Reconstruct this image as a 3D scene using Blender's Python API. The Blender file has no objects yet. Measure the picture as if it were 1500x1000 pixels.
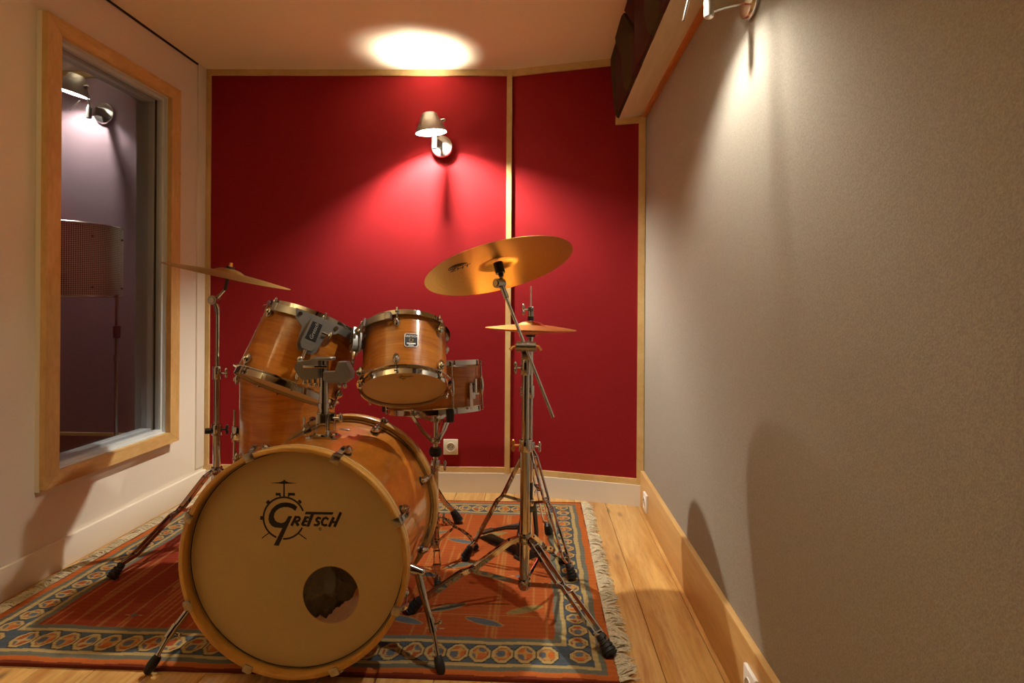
import bpy, bmesh, math, random
import numpy as np
from mathutils import Vector as V, Matrix as M, Euler
random.seed(7)
rng = np.random.default_rng(7)
PI = math.pi
SC = bpy.context.scene
COL = SC.collection
def R(d): return math.radians(d)

# ------------------------------------------------------------------ camera, world, exposure
cd = bpy.data.cameras.new('camera'); cam = bpy.data.objects.new('camera', cd); COL.objects.link(cam)
cd.sensor_width = 36; cd.lens = 900 / 1500 * 36; cd.shift_y = -52 / 1500; cd.clip_start = .02
cam.matrix_world = M.Translation((0, 0, .99)) @ M.Rotation(R(2.4), 4, 'Z') @ M.Rotation(R(90), 4, 'X') @ M.Rotation(R(.378), 4, 'Z')
SC.camera = cam
wd = bpy.data.worlds.new('world'); SC.world = wd; wd.use_nodes = True
wd.node_tree.nodes['Background'].inputs[0].default_value = (.02, .02, .02, 1)
wd.node_tree.nodes['Background'].inputs[1].default_value = 0.1
SC.view_settings.view_transform = 'Standard'; SC.view_settings.look = 'None'
SC.view_settings.gamma = 1; SC.view_settings.use_curve_mapping = False
SC.view_settings.exposure = 0.1
LAMP_POWER = 4000.0            # emission strength of each bulb
LAMP_COL = (1, .93, .78)

# ------------------------------------------------------------------ helpers
def lin(c):
    return tuple(((x / 255) / 12.92 if x / 255 <= .04045 else ((x / 255 + .055) / 1.055) ** 2.4) for x in c)
def zto(axis):
    return V((0, 0, 1)).rotation_difference(V(axis).normalized()).to_matrix().to_4x4()

class MB:
    def __init__(s): s.v = []; s.f = []; s.T = M.Identity(4)
    def at(s, T): s.T = T; return s
    def add(s, vs, fs):
        o = len(s.v); s.v += [tuple(s.T @ V(p)) for p in vs]; s.f += [tuple(i + o for i in f) for f in fs]; return s
    def box(s, c, d, rot=None, b=0):
        x, y, z = d[0] / 2, d[1] / 2, d[2] / 2; c = V(c); q = rot if rot else M.Identity(4)
        if b <= 0:
            vs = [V((i * x, j * y, k * z)) for k in (-1, 1) for j in (-1, 1) for i in (-1, 1)]
            fs = [(0, 2, 3, 1), (4, 5, 7, 6), (0, 1, 5, 4), (2, 6, 7, 3), (0, 4, 6, 2), (1, 3, 7, 5)]
        else:
            b = min(b, x * .9, y * .9, z * .9)
            bm = bmesh.new(); bmesh.ops.create_cube(bm, size=1)
            for v in bm.verts: v.co = V((v.co.x * 2 * x, v.co.y * 2 * y, v.co.z * 2 * z))
            bmesh.ops.bevel(bm, geom=bm.edges[:], offset=b, segments=2, profile=.5, affect='EDGES')
            bm.verts.index_update(); vs = [v.co.copy() for v in bm.verts]; fs = [tuple(v.index for v in f.verts) for f in bm.faces]; bm.free()
        return s.add([c + (q @ p) for p in vs], fs)
    def cyl(s, p0, p1, r0, r1=None, n=16, cap=True):
        r1 = r0 if r1 is None else r1; p0 = V(p0); p1 = V(p1); q = zto(p1 - p0)
        vs = []; fs = []
        for p, r in ((p0, r0), (p1, r1)):
            for i in range(n):
                a = 2 * PI * i / n; vs.append(p + q @ V((r * math.cos(a), r * math.sin(a), 0)))
        for i in range(n): fs.append((i, (i + 1) % n, n + (i + 1) % n, n + i))
        if cap: fs += [tuple(range(n - 1, -1, -1)), tuple(range(n, 2 * n))]
        return s.add(vs, fs)
    def sweep(s, path, sec, side=None, cap=True, closed=False):
        """sec: function i -> list of 2-D points; the frame follows the path."""
        P = [V(p) for p in path]; n = len(P); vs = []; fs = []; nrm = None
        for i in range(n):
            if closed: t = P[(i + 1) % n] - P[i - 1]
            else: t = P[min(i + 1, n - 1)] - P[max(i - 1, 0)]
            t.normalize()
            if side is not None: a = V(side)
            elif nrm is None: a = V((0, 0, 1)) if abs(t.z) < .9 else V((1, 0, 0))
            else: a = nrm
            a = (a - t * a.dot(t)).normalized(); nrm = a; b = t.cross(a)
            S = sec(i); m = len(S); vs += [P[i] + a * x + b * y for x, y in S]
        for i in range(n if closed else n - 1):
            for j in range(m):
                k = (i + 1) % n
                fs.append((i * m + j, i * m + (j + 1) % m, k * m + (j + 1) % m, k * m + j))
        if cap and not closed: fs += [tuple(range(m - 1, -1, -1)), tuple((n - 1) * m + j for j in range(m))]
        return s.add(vs, fs)
    def tube(s, path, r, n=8, closed=False):
        rr = r if isinstance(r, (list, tuple)) else [r] * len(path)
        return s.sweep(path, lambda i: [(rr[i] * math.cos(2 * PI * j / n), rr[i] * math.sin(2 * PI * j / n)) for j in range(n)], closed=closed)
    def bar(s, path, w, t, side, closed=False):
        """flat bar: width w along side, thickness t"""
        return s.sweep(path, lambda i: [(-w / 2, -t / 2), (w / 2, -t / 2), (w / 2, t / 2), (-w / 2, t / 2)], side=side, closed=closed)
    def lathe(s, prof, n=48, closed=False, a0=0, a1=2 * PI):
        full = abs(a1 - a0 - 2 * PI) < 1e-6; k = n if full else n + 1; m = len(prof); vs = []; fs = []
        for i in range(k):
            a = a0 + (a1 - a0) * i / n
            for r, z in prof: vs.append((r * math.cos(a), r * math.sin(a), z))
        for i in range(n):
            i2 = (i + 1) % k
            for j in range(m if closed else m - 1):
                j2 = (j + 1) % m
                q = [i * m + j, i2 * m + j, i2 * m + j2, i * m + j2]
                fs.append(tuple(q))
        if closed and not full: fs += [tuple(range(m)), tuple(n * m + j for j in range(m - 1, -1, -1))]
        return s.add(vs, fs)
    def prism(s, poly, z0, z1):
        n = len(poly)
        if sum(poly[i][0] * poly[(i + 1) % n][1] - poly[(i + 1) % n][0] * poly[i][1] for i in range(n)) < 0: poly = poly[::-1]
        vs = [(x, y, z0) for x, y in poly] + [(x, y, z1) for x, y in poly]
        fs = [tuple(range(n - 1, -1, -1)), tuple(range(n, 2 * n))] + [(i, (i + 1) % n, n + (i + 1) % n, n + i) for i in range(n)]
        return s.add(vs, fs)
    def ball(s, c, r, nu=14, nv=9):
        r = r if isinstance(r, (list, tuple)) else (r, r, r); vs = [(c[0], c[1], c[2] - r[2])]; fs = []
        for j in range(1, nv):
            t = PI * j / nv
            for i in range(nu):
                a = 2 * PI * i / nu
                vs.append((c[0] + r[0] * math.sin(t) * math.cos(a), c[1] + r[1] * math.sin(t) * math.sin(a), c[2] - r[2] * math.cos(t)))
        vs.append((c[0], c[1], c[2] + r[2])); L = len(vs) - 1
        for i in range(nu):
            fs.append((0, 1 + (i + 1) % nu, 1 + i)); o = 1 + (nv - 2) * nu
            fs.append((o + i, o + (i + 1) % nu, L))
            for j in range(nv - 2): fs.append((1 + j * nu + i, 1 + j * nu + (i + 1) % nu, 1 + (j + 1) * nu + (i + 1) % nu, 1 + (j + 1) * nu + i))
        return s.add(vs, fs)
    def mesh(s, name, mat, ang=35):
        me = bpy.data.meshes.new(name); me.from_pydata(s.v, [], s.f); me.validate(); me.update()
        bm = bmesh.new(); bm.from_mesh(me); bmesh.ops.recalc_face_normals(bm, faces=bm.faces[:]); bm.to_mesh(me); bm.free()
        for p in me.polygons: p.use_smooth = True
        me.set_sharp_from_angle(angle=R(ang)); me.materials.append(mat); return me
    def build(s, name, mat, parent=None, ang=35):
        return put(name, s.mesh(name, mat, ang), parent)

def put(name, me, parent=None, T=None):
    o = bpy.data.objects.new(name, me); COL.objects.link(o); o.parent = parent
    if T is not None: o.matrix_local = T
    return o
def tag(o, label=None, cat=None, group=None, kind=None):
    for k, v in (('label', label), ('category', cat), ('group', group), ('kind', kind)):
        if v: o[k] = v
    return o
def thing(name, label, cat, T, group=None):
    o = bpy.data.objects.new(name, None); COL.objects.link(o); o.empty_display_size = .1
    o.matrix_world = T; return tag(o, label, cat, group)
def struct(name, mb, mat, label, cat, ang=35):
    return tag(mb.build(name, mat, None, ang), label, cat, None, 'structure')
def part_label(o, label): o['label'] = label; return o
def text_mesh(body, size, mat, shear=0, ext=.0003):
    cu = bpy.data.curves.new('lettering', 'FONT'); cu.body = body; cu.size = size; cu.extrude = ext; cu.shear = shear
    cu.align_x = 'CENTER'; cu.align_y = 'CENTER'; cu.resolution_u = 3
    o = bpy.data.objects.new('lettering_tmp', cu); COL.objects.link(o)
    bpy.context.view_layer.update()
    me = bpy.data.meshes.new_from_object(o.evaluated_get(bpy.context.evaluated_depsgraph_get()))
    bpy.data.objects.remove(o); bpy.data.curves.remove(cu); me.name = 'lettering'; me.materials.clear(); me.materials.append(mat); return me

# ------------------------------------------------------------------ materials
def base_mat(name, col, rough=.5, metal=0, **kw):
    m = bpy.data.materials.new(name); m.use_nodes = True; b = m.node_tree.nodes['Principled BSDF']
    b.inputs['Base Color'].default_value = (*col, 1); b.inputs['Roughness'].default_value = rough; b.inputs['Metallic'].default_value = metal
    for k, v in kw.items(): b.inputs[k.replace('_', ' ')].default_value = v
    return m
def nd(m, t, **kw):
    n = m.node_tree.nodes.new(t)
    for k, v in kw.items(): setattr(n, k, v)
    return n
def lk(m, a, b): m.node_tree.links.new(a, b)
def coords(m, scale, rand=True):
    tc = nd(m, 'ShaderNodeTexCoord'); mp = nd(m, 'ShaderNodeMapping'); mp.inputs['Scale'].default_value = scale
    lk(m, tc.outputs['Object'], mp.inputs['Vector'])
    if rand:
        oi = nd(m, 'ShaderNodeObjectInfo'); mu = nd(m, 'ShaderNodeMath', operation='MULTIPLY'); mu.inputs[1].default_value = 37
        lk(m, oi.outputs['Random'], mu.inputs[0])
        cx = nd(m, 'ShaderNodeCombineXYZ')
        for i in range(3): lk(m, mu.outputs[0], cx.inputs[i])
        lk(m, cx.outputs[0], mp.inputs['Location'])
    return mp.outputs[0]
def ramp(m, fac, stops):
    r = nd(m, 'ShaderNodeValToRGB'); lk(m, fac, r.inputs[0]); e = r.color_ramp.elements
    while len(e) < len(stops): e.new(.5)
    for x, (p, c) in zip(e, stops): x.position = p; x.color = (*c, 1)
    return r.outputs[0]
def bump(m, h, strength=.2, dist=.002):
    b = nd(m, 'ShaderNodeBump'); b.inputs['Strength'].default_value = strength; b.inputs['Distance'].default_value = dist
    lk(m, h, b.inputs['Height']); lk(m, b.outputs[0], m.node_tree.nodes['Principled BSDF'].inputs['Normal'])
def noise(m, vec, scale, detail=5, rough=.6, dist=0):
    n = nd(m, 'ShaderNodeTexNoise'); n.inputs['Scale'].default_value = scale; n.inputs['Detail'].default_value = detail
    n.inputs['Roughness'].default_value = rough; n.inputs['Distortion'].default_value = dist
    if vec is not None: lk(m, vec, n.inputs['Vector'])
    return n.outputs['Fac']
def mixc(m, fac, a, b, mode='MIX'):
    x = nd(m, 'ShaderNodeMix', data_type='RGBA', blend_type=mode)
    for sock, val in ((x.inputs[0], fac), (x.inputs[6], a), (x.inputs[7], b)):
        if hasattr(val, 'links'): lk(m, val, sock)
        elif isinstance(val, (int, float)): sock.default_value = val
        else: sock.default_value = (*val, 1)
    return x.outputs[2]
def setcol(m, sock): lk(m, sock, m.node_tree.nodes['Principled BSDF'].inputs['Base Color'])
def wood(name, dark, light, scale, rough=.45, coat=0, knots=False, bmp=.1, dist=.6):
    m = base_mat(name, light, rough); v = coords(m, scale)
    n1 = noise(m, v, 1.0, 6, .62, dist); c = ramp(m, n1, [(.3, dark), (.5, tuple((a + b) / 2 for a, b in zip(dark, light))), (.68, light)])
    n2 = noise(m, v, 6.0, 4, .7, .3); c = mixc(m, .35, c, ramp(m, n2, [(.35, tuple(x * .72 for x in light)), (.62, light)]), 'MULTIPLY') if False else mixc(m, .3, c, ramp(m, n2, [(.35, dark), (.62, light)]))
    if knots:
        v2 = coords(m, (7, 2.2, 7)); vo = nd(m, 'ShaderNodeTexVoronoi'); vo.inputs['Scale'].default_value = 1.0; lk(m, v2, vo.inputs['Vector'])
        k = ramp(m, vo.outputs['Distance'], [(.05, (1, 1, 1)), (.13, (0, 0, 0))]); c = mixc(m, k, c, tuple(x * .22 for x in dark))
    setcol(m, c)
    if bmp: bump(m, n2, bmp, .0008)
    if coat:
        b = m.node_tree.nodes['Principled BSDF']; b.inputs['Coat Weight'].default_value = coat; b.inputs['Coat Roughness'].default_value = .03; b.inputs['Specular IOR Level'].default_value = .2
    return m
def fabric(name, col, var=.12, bscale=900):
    m = base_mat(name, col, .9); v = coords(m, (1, 1, 1), False)
    n = noise(m, v, bscale, 2, .5); n2 = noise(m, v, 14, 4, .6)
    c = ramp(m, n, [(.3, tuple(x * (1 - var) for x in col)), (.7, tuple(min(1, x * (1 + var)) for x in col))])
    setcol(m, c); bump(m, n, .3, .001); m.node_tree.nodes['Principled BSDF'].inputs['Specular IOR Level'].default_value = .2
    return m
MT = {}
MT['red'] = fabric('red_fabric', lin((136, 22, 28)), .1)
MT['grey'] = fabric('grey_fabric', lin((158, 152, 142)), .14, 330)
MT['mauve'] = fabric('mauve_fabric', lin((140, 118, 128)), .1)
MT['white'] = base_mat('white_paint', lin((236, 228, 212)), .55)
MT['darkrear'] = fabric('dark_brown_fabric', lin((66, 54, 44)), .12, 500)
MT['ceil'] = base_mat('ceiling_paint', lin((240, 224, 194)), .8)
MT['bbwhite'] = base_mat('white_gloss_paint', lin((226, 222, 214)), .4)
MT['greypaint'] = base_mat('grey_window_paint', lin((204, 210, 212)), .45)
MT['trim'] = wood('pale_pine_trim', lin((196, 160, 98)), lin((222, 192, 136)), (6, 6, 6), .5, bmp=.05)
MT['frame'] = wood('knotty_pine_frame', lin((190, 146, 84)), lin((226, 190, 126)), (10, 10, 4), .45, knots=True, bmp=.06)
MT['framey'] = wood('knotty_pine_rail', lin((190, 146, 84)), lin((226, 190, 126)), (10, 4, 14), .45, knots=True, bmp=.06)
MT['bbwood'] = wood('pine_baseboard', lin((196, 150, 88)), lin((224, 184, 122)), (10, 1.6, 22), .45, knots=True, bmp=.05)
MT['floor'] = wood('varnished_pine_floor', lin((172, 108, 42)), lin((236, 196, 124)), (10, .9, 10), .32, coat=.25, knots=True, bmp=.08, dist=1.6)
MT['sub'] = base_mat('dark_gap', (.03, .02, .012), .9)
MT['orangestrip'] = wood('orange_wood_strip', lin((170, 100, 40)), lin((206, 136, 64)), (30, 6, 30), .5)
MT['soffit'] = wood('whitewashed_board', lin((214, 200, 170)), lin((234, 224, 200)), (20, 1.5, 20), .5)
MT['brownfoam'] = fabric('brown_acoustic_fabric', lin((64, 48, 22)), .15, 300)
MT['maroonfoam'] = fabric('maroon_acoustic_fabric', lin((66, 29, 24)), .15, 300)
MT['chrome'] = base_mat('chrome', (.58, .57, .55), .07, 1)
MT['steel'] = base_mat('brushed_steel', (.45, .44, .42), .26, 1)
MT['cast'] = base_mat('grey_cast_metal', (.34, .33, .32), .36, .85)
MT['satin'] = base_mat('satin_nickel', (.66, .64, .61), .25, 1)
MT['rubber'] = base_mat('black_rubber', (.012, .012, .013), .55)
MT['black'] = base_mat('black_plastic', (.015, .015, .015), .4)
MT['ink'] = base_mat('black_print', (.008, .006, .006), .6)
MT['silverprint'] = base_mat('silver_print', (.6, .58, .54), .4, .6)
SH_D, SH_L = lin((146, 76, 18)), lin((206, 130, 44))
MT['shell'] = wood('amber_lacquered_maple', SH_D, SH_L, (3, 3, 34), .3, coat=1, bmp=0, dist=.8)
MT['kick'] = wood('amber_lacquered_maple_wide', SH_D, SH_L, (7, 3, 7), .3, coat=1, bmp=0, dist=.8)
MT['hoop'] = wood('amber_maple_hoop', lin((176, 122, 52)), lin((214, 164, 86)), (5, 20, 5), .3, coat=.8, bmp=0)
MT['inner'] = wood('bare_maple', lin((196, 150, 90)), lin((214, 176, 116)), (5, 5, 5), .7)
MT['plate'] = base_mat('ivory_plastic', lin((222, 212, 190)), .4)
MT['platewhite'] = base_mat('white_plastic', lin((236, 234, 230)), .4)
MT['lampgrey'] = base_mat('satin_aluminium_paint', (.62, .60, .56), .35, .7)
MT['lampin'] = base_mat('white_lamp_inside', (.85, .83, .78), .5)
def head_mat(name, col, tr=.35):
    m = base_mat(name, col, .45); nt = m.node_tree; b = nt.nodes['Principled BSDF']; out = nt.nodes['Material Output']
    v = coords(m, (1, 1, 1), False); n = noise(m, v, 9, 3); setcol(m, ramp(m, n, [(.3, tuple(x * .93 for x in col)), (.7, col)]))
    t = nd(m, 'ShaderNodeBsdfTranslucent'); t.inputs[0].default_value = (*col, 1); mx = nd(m, 'ShaderNodeMixShader'); mx.inputs[0].default_value = tr
    lk(m, b.outputs[0], mx.inputs[1]); lk(m, t.outputs[0], mx.inputs[2]); lk(m, mx.outputs[0], out.inputs[0]); return m
MT['head'] = head_mat('cream_drum_head', lin((226, 200, 146)))
MT['clearhead'] = head_mat('amber_clear_head', lin((222, 190, 130)), .45)
def brass_mat():
    m = base_mat('lathed_bronze', lin((214, 160, 78)), .33, 1)
    tc = nd(m, 'ShaderNodeTexCoord'); sp = nd(m, 'ShaderNodeSeparateXYZ'); lk(m, tc.outputs['Object'], sp.inputs[0])
    cx = nd(m, 'ShaderNodeCombineXYZ'); lk(m, sp.outputs[0], cx.inputs[0]); lk(m, sp.outputs[1], cx.inputs[1])
    ln = nd(m, 'ShaderNodeVectorMath', operation='LENGTH'); lk(m, cx.outputs[0], ln.inputs[0])
    mu = nd(m, 'ShaderNodeMath', operation='MULTIPLY'); mu.inputs[1].default_value = 260; lk(m, ln.outputs['Value'], mu.inputs[0])
    nz = nd(m, 'ShaderNodeTexNoise', noise_dimensions='1D'); nz.inputs['Scale'].default_value = 1; nz.inputs['Detail'].default_value = 4; lk(m, mu.outputs[0], nz.inputs['W'])
    n2 = noise(m, tc.outputs['Object'], 12, 4)
    c = ramp(m, nz.outputs['Fac'], [(.3, lin((184, 150, 78))), (.7, lin((216, 190, 116)))])
    setcol(m, mixc(m, n2, c, lin((200, 164, 86)))); bump(m, nz.outputs['Fac'], .12, .0006); return m
MT['brass'] = brass_mat()
MT['copper'] = base_mat('copper_bronze', lin((222, 158, 84)), .38, 1)
def glass_mat():
    m = bpy.data.materials.new('window_glass'); m.use_nodes = True; nt = m.node_tree; nt.nodes.remove(nt.nodes['Principled BSDF']); out = nt.nodes['Material Output']
    t = nd(m, 'ShaderNodeBsdfTransparent'); t.inputs[0].default_value = (.92, .93, .94, 1); g = nd(m, 'ShaderNodeBsdfGlossy'); g.inputs['Roughness'].default_value = .02
    f = nd(m, 'ShaderNodeLayerWeight'); mx = nd(m, 'ShaderNodeMixShader')
    pw_ = nd(m, 'ShaderNodeMath', operation='POWER'); pw_.inputs[1].default_value = 5; lk(m, f.outputs['Facing'], pw_.inputs[0])
    ma = nd(m, 'ShaderNodeMath', operation='MULTIPLY_ADD'); ma.inputs[1].default_value = .9; ma.inputs[2].default_value = .035; lk(m, pw_.outputs[0], ma.inputs[0])
    lk(m, ma.outputs[0], mx.inputs[0]); lk(m, t.outputs[0], mx.inputs[1]); lk(m, g.outputs[0], mx.inputs[2]); lk(m, mx.outputs[0], out.inputs[0]); return m
MT['glass'] = glass_mat()
def emit_mat(name, col, s):
    m = bpy.data.materials.new(name); m.use_nodes = True; nt = m.node_tree; nt.nodes.remove(nt.nodes['Principled BSDF'])
    e = nd(m, 'ShaderNodeEmission'); e.inputs[0].default_value = (*col, 1); e.inputs[1].default_value = s; lk(m, e.outputs[0], nt.nodes['Material Output'].inputs[0]); return m

# ------------------------------------------------------------------ the room
XL, XR, ZC = -1.778, .532, 2.24
YB = -1.15                                   # end of the room behind the camera
BL, BS, BR = (XL, 3.215), (-.155, 3.262), (XR, 3.082)   # back wall: left corner, seam, right corner
def wallseg(mb, a, b, z0, z1, t=.06):
    """an upright slab whose front face runs a -> b, thickness t away from the room (+Y side)"""
    return mb.prism([a, b, (b[0], b[1] + t), (a[0], a[1] + t)], z0, z1)
floor = struct('floor', MB().box(((XL + XR) / 2, .78, -.045), (XR - XL + .2, 5.2, .03)), MT['sub'], 'varnished pine plank floor around the patterned rug', 'floor')
pw = .1535; x = -1.808 - .02
pm = MB().box((0, .79, -.015), (pw - .0016, 5.0, .03), b=.0012).mesh('plank', MT['floor'])
while x < XR:
    put('plank', pm, floor, M.Translation((x + pw / 2 + .025, 0, 0))); x += pw
struct('ceiling', MB().box(((XL + XR) / 2, .8, ZC + .03), (XR - XL + .2, 5.2, .06)), MT['ceil'], 'pale painted ceiling glowing above the red wall lamp', 'ceiling')
# left wall: pieces round the window opening
WY0, WY1, WZ0, WZ1 = 2.165, 2.84, .38, 1.964
wl = MB(); tw = .13
for (y0, y1, z0, z1) in ((YB, WY0, 0, ZC), (WY1, 3.3, 0, ZC), (WY0, WY1, 0, WZ0), (WY0, WY1, WZ1, ZC)):
    wl.box((XL - tw / 2, (y0 + y1) / 2, (z0 + z1) / 2), (tw, y1 - y0, z1 - z0))
wall_left = struct('wall_left', wl, MT['white'], 'cream painted wall with the tall timber framed studio window', 'wall')
MB().box((XL + .004, 3.163, (ZC + .13) / 2), (.008, .075, ZC - .13), b=.002).build('corner_board', MT['white'], wall_left)
MB().box((XL + .003, .76, ZC - .004), (.006, 4.9, .008)).build('shadow_gap', MT['sub'], wall_left)
struct('wall_right', MB().box((XR + .05, .75, ZC / 2), (.1, 5.0, ZC)), MT['grey'], 'long wall covered in grey woven fabric', 'wall')
struct('wall_rear', MB().box(((XL + XR) / 2, YB - .05, ZC / 2), (XR - XL + .2, .1, ZC)), MT['darkrear'], 'dark brown acoustic wall closing the room behind the camera', 'wall')
struct('wall_back', wallseg(MB(), (BL[0] - .02, BL[1]), BS, 0, ZC), MT['red'], 'wide red fabric wall panel carrying the lit wall lamp', 'wall')
struct('wall_back_angled', wallseg(MB(), BS, (BR[0] + .02, BR[1] - .005), 0, ZC), MT['red'], 'narrow red fabric wall panel angled beside the grey wall', 'wall')
# baseboards
struct('baseboard_left', MB().box((XL + .008, .76, .055), (.016, 4.9, .11), b=.003), MT['white'], 'cream baseboard along the window wall', 'baseboard')
bb = MB(); wallseg(bb, (BL[0] + .016, BL[1] - .015), (BS[0], BS[1] - .015), 0, .104, .02)
struct('baseboard_back', bb, MT['bbwhite'], 'white baseboard under the wide red panel', 'baseboard')
bb = MB(); wallseg(bb, (BS[0], BS[1] - .015), (BR[0] - .012, BR[1] - .014), 0, .104, .02)
struct('baseboard_back_angled', bb, MT['bbwhite'], 'white baseboard under the narrow angled red panel', 'baseboard')
bbr = struct('baseboard_right', MB().box((XR - .009, .68, .089), (.018, 4.78, .178), b=.0015), MT['bbwood'], 'tall pine board baseboard along the grey wall', 'baseboard')
# wooden battens round the red panels
def batten(n, a, b, z0, z1, label, proud=.012):
    mb = MB(); dx, dy = b[0] - a[0], b[1] - a[1]; L = math.hypot(dx, dy); nx, ny = dy / L, -dx / L
    mb.prism([(a[0] + nx * proud, a[1] + ny * proud), (b[0] + nx * proud, b[1] + ny * proud), (b[0] - nx * .004, b[1] - ny * .004), (a[0] - nx * .004, a[1] - ny * .004)], z0, z1)
    return struct('trim_%d' % n, mb, MT['trim'], label, 'trim')
def lerp(a, b, t): return (a[0] + (b[0] - a[0]) * t, a[1] + (b[1] - a[1]) * t)
LL = math.dist(BL, BS); LR = math.dist(BS, BR)
batten(1, BL, lerp(BL, BS, .028 / LL), .104, ZC, 'pine corner batten between cream wall and red panel')
batten(2, BL, BS, ZC - .03, ZC, 'long pine batten under the ceiling over the wide red panel', .014)
batten(3, lerp(BS, BL, .014 / LL), lerp(BS, BR, .014 / LR), .104, ZC, 'upright pine batten covering the seam between the red panels', .015)
batten(4, BS, lerp(BS, BR, .76), ZC - .034, ZC, 'short pine batten under the ceiling over the angled red panel', .014)
batten(5, BL, BS, .104, .134, 'pine batten along the white baseboard below the wide red panel', .010)
batten(6, BS, BR, .104, .134, 'pine batten along the white baseboard below the angled red panel', .010)
batten(7, lerp(BR, BS, .034 / LR), BR, .104, 1.91, 'pine corner batten between angled red panel and grey wall')
batten(8, lerp(BS, BR, .79), BR, 1.905, 1.935, 'short pine batten below the end of the boxed beam', .016)
batten(9, lerp(BS, BR, .79), lerp(BS, BR, .805), 1.935, ZC - .034, 'upright pine batten beside the end of the boxed beam', .012)
# boxed beam (bulkhead) along the grey wall with patchwork acoustic cover
beam = MB(); beam.at(M.Translation((0, 0, 0)))
beam.add([(.40, YB, 1.925), (XR, YB, 1.945), (XR, YB, ZC), (.40, YB, ZC), (.40, 3.09, 1.925), (XR, 3.09, 1.945), (XR, 3.09, ZC), (.40, 3.09, ZC)],
         [(0, 1, 2, 3), (7, 6, 5, 4), (0, 4, 5, 1), (1, 5, 6, 2), (2, 6, 7, 3), (3, 7, 4, 0)])
bo = struct('trim_10', beam, MT['soffit'], 'whitewashed boxed beam running along the top of the grey wall', 'beam')
MB().box((XR - .010, .68, 1.937), (.022, 4.8, .016), b=.002).build('edge_strip', MT['orangestrip'], bo)
def facet(poly, h, mat):
    """a padded acoustic piece on the beam's inner face: polygon in (y, z), domed by h"""
    def xs(z): return .396 - .030 * (z - 1.925) / (ZC - 1.925)
    n = len(poly); cy = sum(p[0] for p in poly) / n; cz = sum(p[1] for p in poly) / n
    def sh(p, k): return (cy + (p[0] - cy) * k, cz + (p[1] - cz) * k)
    vs = []; fs = []
    for k, hh in ((.985, -.012), (.985, h * .35), (.90, h * .7), (.6, h)):
        for p in poly:
            q = sh(p, k); vs.append((xs(q[1]) - hh, q[0], q[1]))
    for r in range(3):
        for i in range(n): fs.append((r * n + i, r * n + (i + 1) % n, (r + 1) * n + (i + 1) % n, (r + 1) * n + i))
    fs.append(tuple(3 * n + i for i in range(n)))
    MB().add(vs, fs).build('acoustic_patch', mat, bo, 30)
zb, zt, zm = 1.930, 2.236, 2.075; MB().box((.397, .95, 2.085), (.008, 4.2, .305)).build('backing_board', MT['sub'], bo); y = 3.07; hw = .20; k = 0
facet([(3.085, zb), (3.085, zt), (2.90, zt), (2.97, zm), (3.04, zb)], .02, MT['brownfoam'])
yc = 2.84
while yc > YB:
    facet([(yc + .17, zb + .004), (yc + .11, zm), (yc + .02, zt), (yc - .17, zm - .02), (yc - .12, zb)], .024, MT['maroonfoam'])
    facet([(yc - .13, zb), (yc - .18, zm - .02), (yc + .01, zt), (yc - .22, zt), (yc - .40, zm), (yc - .28, zb)], .032, MT['brownfoam'])
    facet([(yc - .29, zb), (yc - .41, zm + .01), (yc - .43, zb)], .018, MT['maroonfoam'])
    facet([(yc - .23, zt), (yc - .41, zm + .02), (yc - .52, zt)], .018, MT['maroonfoam'])
    yc -= .56

# ------------------------------------------------------------------ window in the left wall
win = thing('window_1', 'tall studio window with thick pine frame and double glazing', 'window', M.Translation((0, 0, 0))); win['kind'] = 'structure'
fy0, fy1, fz0, fz1, fx0, fx1 = 2.10, 2.912, .328, 2.022, -1.757, -1.735
def mitre(p0, p1, q1, q0, mat):
    """board: outer edge p0-p1, inner edge q0-q1 in (y, z)"""
    mb = MB(); P = [p0, p1, q1, q0]; vs = [(fx0, a, b) for a, b in P] + [(fx1, a, b) for a, b in P]
    mb.add(vs, [(0, 1, 2, 3), (7, 6, 5, 4), (0, 4, 5, 1), (1, 5, 6, 2), (2, 6, 7, 3), (3, 7, 4, 0)])
    return mb.build('frame_board', mat, win)
g = .0013
mitre((fy0, fz0 + g), (fy0, fz1 - g), (WY0, WZ1 - g), (WY0, WZ0 + g), MT['frame']); mitre((fy1, fz0 + g), (fy1, fz1 - g), (WY1, WZ1 - g), (WY1, WZ0 + g), MT['frame'])
mitre((fy0, fz1), (fy1, fz1), (WY1, WZ1), (WY0, WZ1), MT['framey']); mitre((fy0, fz0), (fy1, fz0), (WY1, WZ0), (WY0, WZ0), MT['framey'])
def ring(name, x0, x1, o, i, mat):
    """rectangular ring; o and i are insets of the opening (outer, inner)"""
    mb = MB(); y0, y1, z0, z1 = WY0 - o, WY1 + o, WZ0 - o, WZ1 + o; w = o + i; cx = (x0 + x1) / 2; dx = x1 - x0
    mb.box((cx, y0 + w / 2, (z0 + z1) / 2), (dx, w, z1 - z0)); mb.box((cx, y1 - w / 2, (z0 + z1) / 2), (dx, w, z1 - z0))
    mb.box((cx, (y0 + y1) / 2, z0 + w / 2), (dx, y1 - y0 - 2 * w, w)); mb.box((cx, (y0 + y1) / 2, z1 - w / 2), (dx, y1 - y0 - 2 * w, w))
    return mb.build(name, mat, win)
ring('casing', XL, fx0, .062, 0, MT['white'])
ring('lining', -1.905, XL + .02, .002, .004, MT['greypaint'])
ring('glazing_bead', -1.798, -1.772, .002, .018, MT['greypaint'])
ring('glazing_bead', -1.862, -1.812, .002, .024, MT['greypaint'])
ring('gasket', -1.812, -1.798, .002, .012, MT['sub'])
for gx in (-1.784, -1.836): MB().box((gx, (WY0 + WY1) / 2, (WZ0 + WZ1) / 2), (.005, WY1 - WY0 - .02, WZ1 - WZ0 - .02)).build('pane', MT['glass'], win)

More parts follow.
